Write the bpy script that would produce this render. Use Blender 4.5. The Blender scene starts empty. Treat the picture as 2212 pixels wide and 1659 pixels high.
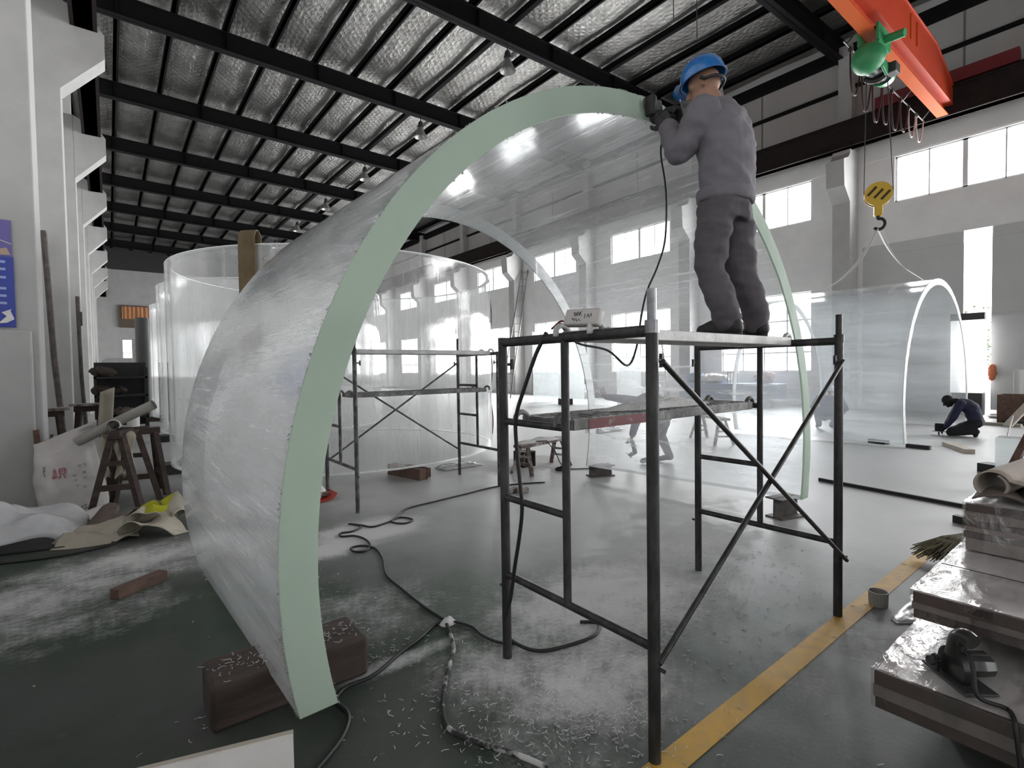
import bpy, bmesh, math, random
from mathutils import Vector, Matrix, noise as mnoise
random.seed(7)
PI = math.pi
C = bpy.context.scene.collection
sc = bpy.context.scene

# ---------------------------------------------------------------- camera
cam_d = bpy.data.cameras.new('camera'); cam = bpy.data.objects.new('camera', cam_d); C.objects.link(cam)
YAW, PITCH, ROLL = 0.667198, -0.0294559, -0.0148288
_f = Vector((math.sin(YAW)*math.cos(PITCH), math.cos(YAW)*math.cos(PITCH), math.sin(PITCH)))
_r = Vector((math.cos(YAW), -math.sin(YAW), 0)); _u = _r.cross(_f)
_r2 = _r*math.cos(ROLL)+_u*math.sin(ROLL); _u2 = -_r*math.sin(ROLL)+_u*math.cos(ROLL)
cam.matrix_world = Matrix(((_r2.x, _u2.x, -_f.x, 0), (_r2.y, _u2.y, -_f.y, 0), (_r2.z, _u2.z, -_f.z, 1.5505), (0, 0, 0, 1)))
cam_d.sensor_width = 36; cam_d.lens = 36*1104/2212; cam_d.clip_start = .05; cam_d.clip_end = 300
sc.camera = cam
# ---------------------------------------------------------------- view, world, daylight
sc.view_settings.view_transform = 'Standard'; sc.view_settings.look = 'None'
sc.view_settings.gamma = 1.0; sc.view_settings.use_curve_mapping = False
sc.view_settings.exposure = 1.5
sc.cycles.transparent_max_bounces = 24; sc.cycles.max_bounces = 8; sc.cycles.diffuse_bounces = 4
sc.cycles.sample_clamp_indirect = 6.0; sc.cycles.caustics_reflective = False; sc.cycles.caustics_refractive = False
w = bpy.data.worlds.new('overcast_sky'); sc.world = w; w.use_nodes = True
bg = w.node_tree.nodes['Background']; bg.inputs[0].default_value = (.97, .985, 1, 1); bg.inputs[1].default_value = 1.7
WIN_L = 11.5          # radiance of the overcast daylight standing outside each window
def day_light(x, y, z, sy, sz, k=1.0, rot=(0, PI/2, 0)):
    d = bpy.data.lights.new('window_daylight', 'AREA'); d.shape = 'RECTANGLE'; d.size = sz; d.size_y = sy
    d.energy = WIN_L*k*PI*sy*sz; d.color = (.985, .99, 1)
    o = bpy.data.objects.new('window_daylight', d); o.location = (x, y, z); o.rotation_euler = rot; C.objects.link(o)
BAYS = range(-2, 9)                       # bay k lies between the columns at y = .75+6k and 6.75+6k
for k in BAYS:
    y0 = .75+6*k
    day_light(20.95, y0+2.95, 7.52, 3.5, 1.5)
    if k != 0: day_light(20.95, y0+2.95, 2.75, 3.4, 2.9)
day_light(21.6, 3.4, 3.0, .9, 4.9)        # the gap of the sliding door

# ---------------------------------------------------------------- helpers
class M:
    """collects shapes in world coordinates and links them as ONE mesh object"""
    def __init__(s): s.b = bmesh.new()
    def _xf(s, vs, mat):
        for v in vs: v.co = mat @ v.co
        return vs
    def box(s, c, d, rz=0, ry=0, rx=0, bev=0, mat=None):
        r = bmesh.ops.create_cube(s.b, size=1)['verts']
        m = Matrix.Translation(c) @ Matrix.Rotation(rz, 4, 'Z') @ Matrix.Rotation(ry, 4, 'Y') @ Matrix.Rotation(rx, 4, 'X') @ Matrix.Diagonal((d[0], d[1], d[2], 1))
        s._xf(r, m)
        if bev:
            es = list({e for v in r for e in v.link_edges})
            bmesh.ops.bevel(s.b, geom=es, offset=bev, segments=2, affect='EDGES', profile=.5)
        return s
    def lo_hi(s, a, b, bev=0):
        a, b = Vector(a), Vector(b); return s.box((a+b)/2, (abs(b.x-a.x), abs(b.y-a.y), abs(b.z-a.z)), bev=bev)
    def bar(s, p, q, w_, h, up=(0, 0, 1), bev=0):
        p, q = Vector(p), Vector(q); d = (q-p); L = d.length; d.normalize(); up = Vector(up)
        if abs(d.dot(up)) > .99: up = Vector((1, 0, 0))
        x = d.cross(up).normalized(); z = x.cross(d)
        r = bmesh.ops.create_cube(s.b, size=1)['verts']
        m = Matrix(((x.x*w_, d.x*L, z.x*h, (p.x+q.x)/2), (x.y*w_, d.y*L, z.y*h, (p.y+q.y)/2), (x.z*w_, d.z*L, z.z*h, (p.z+q.z)/2), (0, 0, 0, 1)))
        s._xf(r, m)
        if bev:
            es = list({e for v in r for e in v.link_edges})
            bmesh.ops.bevel(s.b, geom=es, offset=bev, segments=2, affect='EDGES', profile=.5)
        return s
    def tube(s, pts, r, n=10, cap=True):
        pts = [Vector(p) for p in pts]; N = len(pts); rings = []; prev = None
        for i, p in enumerate(pts):
            t = (pts[min(i+1, N-1)]-pts[max(i-1, 0)]).normalized()
            if prev is None:
                a = Vector((0, 0, 1)) if abs(t.z) < .9 else Vector((1, 0, 0)); u = t.cross(a).normalized()
            else: u = (prev-t*prev.dot(t)).normalized()
            prev = u; v = t.cross(u); rr = r[i] if isinstance(r, (list, tuple)) else r
            rings.append([s.b.verts.new(p+(u*math.cos(2*PI*k/n)+v*math.sin(2*PI*k/n))*rr) for k in range(n)])
        for A, B in zip(rings, rings[1:]):
            for k in range(n): s.b.faces.new((A[k], A[(k+1) % n], B[(k+1) % n], B[k]))
        if cap: s.b.faces.new(rings[0][::-1]); s.b.faces.new(rings[-1])
        return s
    def lathe(s, prof, c=(0, 0, 0), n=24, mat=None):
        rings = []; mat = mat or Matrix.Translation(c)
        for r, z in prof: rings.append([s.b.verts.new(mat @ Vector((r*math.cos(2*PI*k/n), r*math.sin(2*PI*k/n), z))) for k in range(n)])
        for A, B in zip(rings, rings[1:]):
            for k in range(n):
                try: s.b.faces.new((A[k], A[(k+1) % n], B[(k+1) % n], B[k]))
                except ValueError: pass
        return s
    def grid(s, fn, nu, nv, flip=False):
        vs = [[s.b.verts.new(fn(i/nu, j/nv)) for j in range(nv+1)] for i in range(nu+1)]
        for i in range(nu):
            for j in range(nv):
                q = (vs[i][j], vs[i+1][j], vs[i+1][j+1], vs[i][j+1])
                s.b.faces.new(q[::-1] if flip else q)
        return s
    def sheet(s, fn, nu, nv, th):
        """a sheet with thickness: fn gives the middle surface, th its thickness along z/normal"""
        def nrm(u, v):
            e = 1e-3; a = Vector(fn(min(u+e, 1), v))-Vector(fn(max(u-e, 0), v)); b_ = Vector(fn(u, min(v+e, 1)))-Vector(fn(u, max(v-e, 0)))
            n_ = a.cross(b_); return n_.normalized() if n_.length > 1e-12 else Vector((0, 0, 1))
        T = [[None]*(nv+1) for _ in range(nu+1)]; B = [[None]*(nv+1) for _ in range(nu+1)]
        for i in range(nu+1):
            for j in range(nv+1):
                p = Vector(fn(i/nu, j/nv)); n_ = nrm(i/nu, j/nv)
                T[i][j] = s.b.verts.new(p+n_*th/2); B[i][j] = s.b.verts.new(p-n_*th/2)
        for i in range(nu):
            for j in range(nv):
                s.b.faces.new((T[i][j], T[i+1][j], T[i+1][j+1], T[i][j+1])); s.b.faces.new((B[i][j+1], B[i+1][j+1], B[i+1][j], B[i][j]))
        for i in range(nu):
            s.b.faces.new((T[i][0], B[i][0], B[i+1][0], T[i+1][0])); s.b.faces.new((T[i+1][nv], B[i+1][nv], B[i][nv], T[i][nv]))
        for j in range(nv):
            s.b.faces.new((T[0][j+1], B[0][j+1], B[0][j], T[0][j])); s.b.faces.new((T[nu][j], B[nu][j], B[nu][j+1], T[nu][j+1]))
        return s
    def prism(s, poly, a, b):
        """poly: 2-D points mapped by a(x,y) and b(x,y) to the two end faces"""
        A = [s.b.verts.new(a(*p)) for p in poly]; B = [s.b.verts.new(b(*p)) for p in poly]; n = len(poly)
        s.b.faces.new(A[::-1]); s.b.faces.new(B)
        for k in range(n): s.b.faces.new((A[k], A[(k+1) % n], B[(k+1) % n], B[k]))
        return s
    def ball(s, c, r, seg=16, rot=None):
        vs = bmesh.ops.create_uvsphere(s.b, u_segments=seg, v_segments=max(6, seg//2+2), radius=1)['verts']
        r = r if isinstance(r, (tuple, list)) else (r, r, r)
        m = Matrix.Translation(c) @ (rot.to_4x4() if rot else Matrix.Identity(4)) @ Matrix.Diagonal((r[0], r[1], r[2], 1)); s._xf(vs, m); return s
    def cyl(s, p, q, r, n=20): return s.tube([p, q], r, n)
    def limb(s, p, q, r1, r2, flat=1.0, seg=14):
        """tapered capsule"""
        p, q = Vector(p), Vector(q); d = q-p; L = max(d.length, 1e-4); k = max(3, int(L/min(r1, r2)*2)); k = min(k, 14)
        pts = []; rs = []
        for a in (-1, -.87, -.5): pts.append(p+d.normalized()*r1*a*.999); rs.append(max(r1*math.sqrt(max(1-a*a, 0)), r1*.05))
        for i in range(k+1): pts.append(p+d*i/k); rs.append(r1+(r2-r1)*i/k)
        for a in (.5, .87, 1): pts.append(q+d.normalized()*r2*a*.999); rs.append(max(r2*math.sqrt(max(1-a*a, 0)), r2*.05))
        return s.tube(pts, rs, seg)

def finish(name, m, mat, parent=None, smooth=False, me=None):
    if me is None:
        me = bpy.data.meshes.new(name)
        off = Vector((0, 0, 0))
        p = parent
        while p is not None: off += Vector(p.location); p = p.parent
        if off.length: bmesh.ops.translate(m.b, verts=m.b.verts, vec=-off)
        bmesh.ops.recalc_face_normals(m.b, faces=m.b.faces)
        m.b.to_mesh(me); m.b.free()
    if mat is not None and not len(me.materials):
        for q in (mat if isinstance(mat, (list, tuple)) else (mat,)): me.materials.append(q)
    if smooth:
        for p_ in me.polygons: p_.use_smooth = True
        if smooth is not True:
            me.set_sharp_from_angle(angle=math.radians(smooth))
    o = bpy.data.objects.new(name, me); C.objects.link(o)
    if parent is not None: o.parent = parent
    return o
def tag(o, label=None, cat=None, group=None, kind=None):
    if label: o['label'] = label
    if cat: o['category'] = cat
    if group: o['group'] = group
    if kind: o['kind'] = kind
    return o
def thing(name, label, cat, loc=(0, 0, 0), group=None):
    o = bpy.data.objects.new(name, None); o.empty_display_size = .1; o.location = loc; C.objects.link(o)
    return tag(o, label, cat, group)
def single(name, m, mat, label, cat, group=None, smooth=False, kind=None):
    return tag(finish(name, m, mat, None, smooth), label, cat, group, kind)
def struct(name, m, mat, smooth=False): return tag(finish(name, m, mat, None, smooth), kind='structure')
def dup(o, loc=None, rz=None, label=None, parent=None):
    c = o.copy(); C.objects.link(c)
    if parent is not None: c.parent = parent
    if loc is not None: c.location = loc
    if rz is not None: c.rotation_euler = (0, 0, rz)
    if label: c['label'] = label
    for ch in o.children: dup(ch, parent=c)
    return c
def spline(pts, n=8):
    """Catmull-Rom through the points"""
    P = [Vector(p) for p in pts]; out = []
    for i in range(len(P)-1):
        a, b, c, d = P[max(i-1, 0)], P[i], P[i+1], P[min(i+2, len(P)-1)]
        for k in range(n):
            t = k/n; out.append(.5*((2*b)+(c-a)*t+(2*a-5*b+4*c-d)*t*t+(3*b-a-3*c+d)*t**3))
    out.append(P[-1]); return out

# ---------------------------------------------------------------- materials
def NT(name):
    m = bpy.data.materials.new(name); m.use_nodes = True; t = m.node_tree; t.nodes.clear()
    out = t.nodes.new('ShaderNodeOutputMaterial'); return m, t, out
def nd(t, typ, **kw):
    n = t.nodes.new('ShaderNode'+typ)
    for k, v in kw.items():
        if k.startswith('i_'):
            key = k[2:]; key = int(key) if key.isdigit() else key.replace('_', ' ')
            if hasattr(v, 'is_output') or isinstance(v, bpy.types.NodeSocket): t.links.new(v, n.inputs[key])
            else: n.inputs[key].default_value = v
        else: setattr(n, k, v)
    return n
def rgba(c): return (c[0], c[1], c[2], 1)
def coords(t, scale=(1, 1, 1), kind='Object', loc=(0, 0, 0)):
    tc = nd(t, 'TexCoord'); mp = nd(t, 'Mapping', i_Vector=tc.outputs[kind]); mp.inputs['Scale'].default_value = scale; mp.inputs['Location'].default_value = loc
    return mp.outputs[0]
def ramp(t, fac, stops):
    r = nd(t, 'ValToRGB', i_Fac=fac); e = r.color_ramp.elements
    while len(e) < len(stops): e.new(.5)
    for q, (p, c) in zip(e, stops): q.position = p; q.color = rgba(c) if len(c) == 3 else c
    return r.outputs[0]
def pm(name, col, rough=.6, metal=0, col2=None, nscale=8, lo=.35, hi=.65, stretch=(1, 1, 1), bump=0, bscale=60, spec=.5, coat=0, bstretch=None):
    """principled material: two colours mixed by noise, optional bump"""
    m, t, out = NT(name); b = nd(t, 'BsdfPrincipled')
    b.inputs['Base Color'].default_value = rgba(col); b.inputs['Roughness'].default_value = rough; b.inputs['Metallic'].default_value = metal
    b.inputs['Specular IOR Level'].default_value = spec
    if coat: b.inputs['Coat Weight'].default_value = coat; b.inputs['Coat Roughness'].default_value = .08
    if col2 is not None:
        n = nd(t, 'TexNoise', i_Vector=coords(t, stretch), i_Scale=nscale, i_Detail=6.0, i_Roughness=.6)
        t.links.new(ramp(t, n.outputs['Fac'], [(lo, col), (hi, col2)]), b.inputs['Base Color'])
    if bump:
        n2 = nd(t, 'TexNoise', i_Vector=coords(t, bstretch or stretch), i_Scale=bscale, i_Detail=4.0)
        bp = nd(t, 'Bump', i_Strength=bump, i_Height=n2.outputs['Fac']); bp.inputs['Distance'].default_value = .02
        t.links.new(bp.outputs[0], b.inputs['Normal'])
    t.links.new(b.outputs[0], out.inputs[0]); return m
def frosted(name, col, clear=.12, rough=.5):
    m, t, out = NT(name); d = nd(t, 'BsdfDiffuse'); d.inputs[0].default_value = rgba(col); tl = nd(t, 'BsdfTranslucent'); tl.inputs[0].default_value = rgba(col)
    tr = nd(t, 'BsdfTransparent'); a = nd(t, 'MixShader', i_0=.5, i_1=d.outputs[0], i_2=tl.outputs[0]); b = nd(t, 'MixShader', i_0=clear, i_1=a.outputs[0], i_2=tr.outputs[0])
    gl = nd(t, 'BsdfGlossy'); gl.inputs['Roughness'].default_value = rough; lw = nd(t, 'LayerWeight', i_Blend=.25); k = nd(t, 'Math', operation='MULTIPLY', i_0=lw.outputs['Fresnel'], i_1=.35)
    c = nd(t, 'MixShader', i_0=k.outputs[0], i_1=b.outputs[0], i_2=gl.outputs[0]); t.links.new(c.outputs[0], out.inputs[0]); return m
def acrylic(name, haze=.16, hi=.42, tint=(.95, .975, .97), hcol=(.8, .83, .82), stretch=(1, .12, 1), nscale=3.0, streak=.0, rough=.04, fres=1.45, streak_scale=14, veil=.0):
    """clear cast acrylic: see-through, mirror-like at glancing angles, with a thin veil of grinding dust"""
    m, t, out = NT(name)
    tr = nd(t, 'BsdfTransparent'); tr.inputs[0].default_value = rgba(tint)
    gl = nd(t, 'BsdfGlossy'); gl.inputs['Roughness'].default_value = rough; gl.inputs[0].default_value = (1, 1, 1, 1)
    df = nd(t, 'BsdfDiffuse'); df.inputs[0].default_value = rgba(hcol)
    tl = nd(t, 'BsdfTranslucent'); tl.inputs[0].default_value = rgba(hcol)
    hz = nd(t, 'MixShader', i_0=.45, i_1=df.outputs[0], i_2=tl.outputs[0])
    n1 = nd(t, 'TexNoise', i_Vector=coords(t, stretch), i_Scale=nscale, i_Detail=5.0, i_Roughness=.62)
    f1 = nd(t, 'MapRange', i_0=n1.outputs['Fac'], i_1=.35, i_2=.72, i_3=haze, i_4=hi)
    fac = f1.outputs[0]
    if veil:      # the dust veil is optically thicker at glancing angles
        lw = nd(t, 'LayerWeight', i_Blend=.5); pw = nd(t, 'Math', operation='POWER', i_0=lw.outputs['Facing'], i_1=2.6)
        ad = nd(t, 'Math', operation='MULTIPLY_ADD', i_0=nd(t, 'Math', operation='MULTIPLY', i_0=pw.outputs[0], i_1=nd(t, 'MapRange', i_0=n1.outputs['Fac'], i_1=.3, i_2=.7, i_3=.45, i_4=1.35).outputs[0]).outputs[0], i_1=veil, i_2=fac, use_clamp=True); fac = ad.outputs[0]
    n2 = nd(t, 'TexNoise', i_Vector=coords(t, (stretch[0]*1.0, stretch[1]*.5, stretch[2]*1.0)), i_Scale=streak_scale, i_Detail=5.0, i_Roughness=.7)
    if streak:
        f2 = nd(t, 'MapRange', i_0=n2.outputs['Fac'], i_1=.575, i_2=.68, i_3=0.0, i_4=streak)
        ad = nd(t, 'Math', operation='ADD', i_0=fac, i_1=f2.outputs[0], use_clamp=True); fac = ad.outputs[0]
    bp = nd(t, 'Bump', i_Strength=.2, i_Height=n2.outputs['Fac']); bp.inputs['Distance'].default_value = .02
    t.links.new(bp.outputs[0], gl.inputs['Normal'])
    gm = nd(t, 'NewGeometry'); io = nd(t, 'MapRange', i_0=gm.outputs['Backfacing'], i_1=0.0, i_2=1.0, i_3=fres, i_4=1/fres)
    fr = nd(t, 'Fresnel', i_IOR=io.outputs[0])
    s1 = nd(t, 'MixShader', i_0=fac, i_1=tr.outputs[0], i_2=hz.outputs[0])
    s2 = nd(t, 'MixShader', i_0=fr.outputs[0], i_1=s1.outputs[0], i_2=gl.outputs[0])
    t.links.new(s2.outputs[0], out.inputs[0]); return m
# ================================================================ SETTING
MAT = {}
MAT['plaster'] = pm('white_plaster', (.74, .735, .73), .85, col2=(.80, .80, .79), nscale=1.5, bump=.08, bscale=30)
MAT['plaster_col'] = pm('painted_column', (.41, .41, .402), .8, col2=(.46, .46, .45), nscale=2.2, bump=.08, bscale=25)
MAT['steel_black'] = pm('dark_roof_steel', (.009, .009, .010), .8, spec=.12)
MAT['beam_black'] = pm('crane_runway_black', (.022, .018, .018), .85, col2=(.03, .023, .021), nscale=3, spec=.08)
MAT['door_grey'] = pm('door_panel_grey', (.50, .505, .505), .6, col2=(.54, .545, .54), nscale=1.2)
MAT['frame_grey'] = pm('window_frame_white', (.7, .7, .7), .5)
MAT['brown_dark'] = pm('far_gable_dark', (.03, .03, .032), .8)

# floor: worn green coating, greyed by dust and painted window reflection
def floor_material():
    m, t, out = NT('worn_green_floor'); b = nd(t, 'BsdfPrincipled'); b.inputs['Specular IOR Level'].default_value = .38
    geo = nd(t, 'NewGeometry'); pos = geo.outputs['Position']
    n_big = nd(t, 'TexNoise', i_Vector=pos, i_Scale=.55, i_Detail=5.0, i_Roughness=.6)
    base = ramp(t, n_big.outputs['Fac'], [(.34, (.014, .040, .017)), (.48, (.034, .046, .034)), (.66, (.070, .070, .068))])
    # grey grows right and far: dust plus window reflection put into the colour
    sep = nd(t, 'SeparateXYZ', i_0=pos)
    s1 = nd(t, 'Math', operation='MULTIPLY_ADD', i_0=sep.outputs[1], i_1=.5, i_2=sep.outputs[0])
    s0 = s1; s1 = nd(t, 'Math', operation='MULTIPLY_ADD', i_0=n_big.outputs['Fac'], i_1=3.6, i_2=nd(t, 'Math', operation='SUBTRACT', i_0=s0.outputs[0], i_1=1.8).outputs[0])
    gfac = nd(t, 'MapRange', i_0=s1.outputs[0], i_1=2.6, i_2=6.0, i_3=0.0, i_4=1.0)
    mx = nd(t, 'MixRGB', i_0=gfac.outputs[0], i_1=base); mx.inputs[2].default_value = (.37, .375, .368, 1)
    # dust lies in patches, each with its own place
    total = None
    for cx, cy, rx, ry, a in DUST:
        v = nd(t, 'VectorMath', operation='SUBTRACT', i_0=pos); v.inputs[1].default_value = (cx, cy, 0)
        v2 = nd(t, 'VectorMath', operation='MULTIPLY', i_0=v.outputs[0]); v2.inputs[1].default_value = (1/rx, 1/ry, 0)
        l = nd(t, 'VectorMath', operation='LENGTH', i_0=v2.outputs[0])
        g = nd(t, 'MapRange', interpolation_type='SMOOTHSTEP', i_0=l.outputs['Value'], i_1=1.0, i_2=.1, i_3=0.0, i_4=a)
        total = g.outputs[0] if total is None else nd(t, 'Math', operation='MAXIMUM', i_0=total, i_1=g.outputs[0]).outputs[0]
    n_f = nd(t, 'TexNoise', i_Vector=pos, i_Scale=3.2, i_Detail=9.0, i_Roughness=.68)
    n_s = nd(t, 'TexNoise', i_Vector=pos, i_Scale=26.0, i_Detail=9.0, i_Roughness=.8)
    mixn = nd(t, 'Math', operation='MULTIPLY_ADD', i_0=n_s.outputs['Fac'], i_1=.75, i_2=n_f.outputs['Fac'])
    thr = nd(t, 'Math', operation='ADD', i_0=mixn.outputs[0], i_1=total)
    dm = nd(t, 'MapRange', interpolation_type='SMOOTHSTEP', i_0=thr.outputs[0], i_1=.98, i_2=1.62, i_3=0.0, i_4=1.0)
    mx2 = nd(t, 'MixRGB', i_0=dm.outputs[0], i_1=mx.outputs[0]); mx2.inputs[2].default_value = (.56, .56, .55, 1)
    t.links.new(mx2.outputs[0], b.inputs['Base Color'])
    rr = nd(t, 'MapRange', i_0=dm.outputs[0], i_1=0.0, i_2=.6, i_3=.42, i_4=.9)
    rn = nd(t, 'Math', operation='MULTIPLY_ADD', i_0=n_f.outputs['Fac'], i_1=.18, i_2=rr.outputs[0])
    t.links.new(rn.outputs[0], b.inputs['Roughness'])
    bp = nd(t, 'Bump', i_Strength=.25, i_Height=mixn.outputs[0]); bp.inputs['Distance'].default_value = .01
    t.links.new(bp.outputs[0], b.inputs['Normal'])
    t.links.new(b.outputs[0], out.inputs[0]); return m
DUST = [(2.6, 2.3, 1.5, 1.0, .72), (1.9, 1.75, .9, .7, .6), (3.9, 2.6, 1.4, .9, .5), (1.95, 4.75, .95, .62, .95), (1.5, 4.45, .5, .4, .8), (1.3, 3.2, 1.0, 1.0, .3), (.1, 5.3, 1.3, .7, .60), (-.6, 4.8, 1.7, 1.0, .52), (.6, 4.9, .9, .5, .42), (-.2, 4.2, 1.2, .6, .3),
        (5.3, 6.4, 1.4, 1.0, .6), (1.15, 2.5, .9, .12, .5), (1.5, 2.1, .5, .5, .55), (1.45, 1.55, .6, .5, .3), (4.9, 3.2, 1.5, .9, .3), (3.0, 5.4, 1.6, .5, .28), (3.0, 1.05, 1.5, .5, .25)]
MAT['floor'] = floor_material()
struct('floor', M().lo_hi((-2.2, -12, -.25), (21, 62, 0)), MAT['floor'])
tag(finish('outside_ground', M().lo_hi((21.05, -30, -.3), (60, 80, -.02)), pm('outside_ground', (.5, .5, .48), .9)), kind='structure')
MAT['yellow'] = pm('worn_yellow_paint', (.60, .33, .035), .6, col2=(.38, .25, .07), nscale=9, lo=.42, hi=.75)
tag(finish('floor_marking', M().lo_hi((-.5, 1.11, 0), (5.6, 1.22, .003)), MAT['yellow']), kind='structure')

def wall_cells(m, x0, x1, ys, zs, hole):
    for zi in range(len(zs)-1):
        run = None
        for yi in range(len(ys)-1):
            h = hole((ys[yi]+ys[yi+1])/2, (zs[zi]+zs[zi+1])/2)
            if not h and run is None: run = ys[yi]
            if h and run is not None: m.lo_hi((x0, run, zs[zi]), (x1, ys[yi], zs[zi+1])); run = None
        if run is not None: m.lo_hi((x0, run, zs[zi]), (x1, ys[-1], zs[zi+1]))
XW = 20.3
ys = sorted({-12.0, 62.0, 3.09, 3.72, .95, 6.36}|{.75+6*k+d for k in BAYS for d in (1.2, 4.7)})
zs = [0, 1.3, 4.25, 5.5, 6.8, 8.26, 13.2]
def hole(y, z):
    k = math.floor((y-.75)/6); d = y-.75-6*k
    if k == 0 and z < 5.5: return .95 < y < 6.36
    if k < -2: return False
    if k == 0: return 6.8 < z < 8.26 and 1.2 < d < 4.7
    return 1.2 < d < 4.7 and (1.3 < z < 4.25 or 6.8 < z < 8.26)
mw = M(); wall_cells(mw, XW, XW+.28, ys, zs, hole); struct('wall_right', mw, MAT['plaster'])
# sliding door leaves close the big opening but for a gap
dl = M().lo_hi((XW+.06, 3.72, 0), (XW+.16, 6.5, 5.5)).lo_hi((XW+.02, 3.72, 5.16), (XW+.07, 6.4, 5.5)).lo_hi((XW+.05, 5.0, 5.0), (XW+.07, 5.04, 5.3))
struct('door_1', dl, MAT['door_grey'])
dr = M().lo_hi((XW+.06, .8, 0), (XW+.16, 3.09, 5.5)).lo_hi((XW+.02, .8, 5.2), (XW+.07, 3.05, 5.5)).lo_hi((XW+.04, .8, 2.87), (XW+.07, 3.09, 2.95))
struct('door_2', dr, MAT['door_grey'])
struct('wall_left', M().lo_hi((-1.75, -12, 0), (-1.5, 62, 14)), MAT['plaster'])
mf = M()
for a, b in (((-1.75, 60, 0), (1.06, 60.3, 11.3)), ((2.12, 60, 0), (20.6, 60.3, 11.3)), ((1.06, 60, 0), (2.12, 60.3, 2.9)), ((1.06, 60, 4.8), (2.12, 60.3, 11.3))): mf.lo_hi(a, b)
struct('wall_back', mf, pm('grey_end_wall', (.33, .33, .325), .85, col2=(.37, .37, .365), nscale=1.2))
struct('wall_front_blocker', M().lo_hi((-1.75, -12.3, 4.6), (20.6, -12, 13.4)).lo_hi((7, -12.3, 0), (20.6, -12, 4.6)).lo_hi((-1.75, -12.3, 0), (2, -12, 4.6)), MAT['plaster'])  # unseen end wall, added and narrowed to hold back light from behind
struct('gable_panel', M().lo_hi((-1.75, 60, 11.3), (20.6, 60.3, 14)), MAT['brown_dark'])
# back window and the orange-curtained office window
g = NT('pane_bright_glass')
def glass_mat():
    m, t, out = NT('window_glass'); tr = nd(t, 'BsdfTransparent'); gl = nd(t, 'BsdfGlossy'); gl.inputs['Roughness'].default_value = .02
    gm = nd(t, 'NewGeometry'); io = nd(t, 'MapRange', i_0=gm.outputs['Backfacing'], i_1=0.0, i_2=1.0, i_3=1.4, i_4=1/1.4); fr = nd(t, 'Fresnel', i_IOR=io.outputs[0]); mx = nd(t, 'MixShader', i_0=fr.outputs[0], i_1=tr.outputs[0], i_2=gl.outputs[0]); t.links.new(mx.outputs[0], out.inputs[0]); return m
bpy.data.materials.remove(g[0])
MAT['glass'] = glass_mat()
day_light(1.59, 60.7, 3.85, 1.9, 1.1, 1.0, (PI/2, 0, 0))
wb = thing('window_1', None, None, (1.59, 60.05, 2.9)); wb['kind'] = 'structure'
finish('window_frame', M().lo_hi((1.06, 60, 2.9), (1.1, 60.1, 4.8)).lo_hi((2.08, 60, 2.9), (2.12, 60.1, 4.8)).lo_hi((1.06, 60, 3.55), (2.12, 60.1, 3.61)).lo_hi((1.57, 60, 2.9), (1.61, 60.1, 3.55)), MAT['frame_grey'], wb)
finish('window_pane', M().lo_hi((1.06, 60.1, 2.9), (2.12, 60.11, 4.8)), MAT['glass'], wb)
MAT['orange_curtain'] = pm('orange_curtain', (.55, .27, .13), .8, col2=(.33, .14, .06), nscale=3, stretch=(3, 1, .15))
MAT['brown_frame'] = pm('brown_window_frame', (.09, .065, .05), .7)
wo = thing('window_2', None, None, (2.0, 59.95, 6.1)); wo['kind'] = 'structure'
finish('window_frame', M().lo_hi((.88, 59.8, 5.95), (3.25, 60, 8.0)), MAT['brown_frame'], wo)
def _cur(u, v): return Vector((1.1+u*2.0, 59.74+.05*math.sin(u*40), 6.75+v*1.15))
finish('curtain', M().sheet(_cur, 60, 2, .02), MAT['orange_curtain'], wo)
# right wall windows
def upper_window(n, y0):
    t = thing('window_%d' % n, None, None, (XW+.1, y0, 6.8)); t['kind'] = 'structure'
    f = M(); x0, x1 = XW+.06, XW+.12
    for y in (y0+1.2, y0+2.9, y0+4.64): f.lo_hi((x0, y, 6.8), (x1, y+(.12 if y == y0+2.9 else .06), 8.26))
    for y in (y0+2.05, y0+3.8): f.lo_hi((x0, y, 6.8), (x1, y+.035, 8.26))
    f.lo_hi((x0, y0+1.2, 6.8), (x1, y0+4.7, 6.85)).lo_hi((x0, y0+1.2, 8.21), (x1, y0+4.7, 8.26))
    finish('window_frame', f, MAT['frame_grey'], t)
    finish('window_pane', M().lo_hi((XW+.085, y0+1.2, 6.8), (XW+.091, y0+4.7, 8.26)), MAT['glass'], t)
def lower_window(n, y0):
    t = thing('window_%d' % n, None, None, (XW+.1, y0, 1.3)); t['kind'] = 'structure'
    f = M(); x0, x1 = XW+.06, XW+.12
    for y in (1.2, 2.06, 2.92, 3.78, 4.65): f.lo_hi((x0, y0+y, 1.3), (x1, y0+y+.05, 4.25))
    for z in (1.3, 2.0, 3.2, 4.2): f.lo_hi((x0, y0+1.2, z), (x1, y0+4.7, z+.045))
    finish('window_frame', f, MAT['frame_grey'], t)
    finish('window_pane', M().lo_hi((XW+.085, y0+1.2, 1.3), (XW+.091, y0+4.7, 4.25)), MAT['glass'], t)
nw = 3
for k in BAYS:
    upper_window(nw, .75+6*k); nw += 1
    if k != 0: lower_window(nw, .75+6*k); nw += 1
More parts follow.
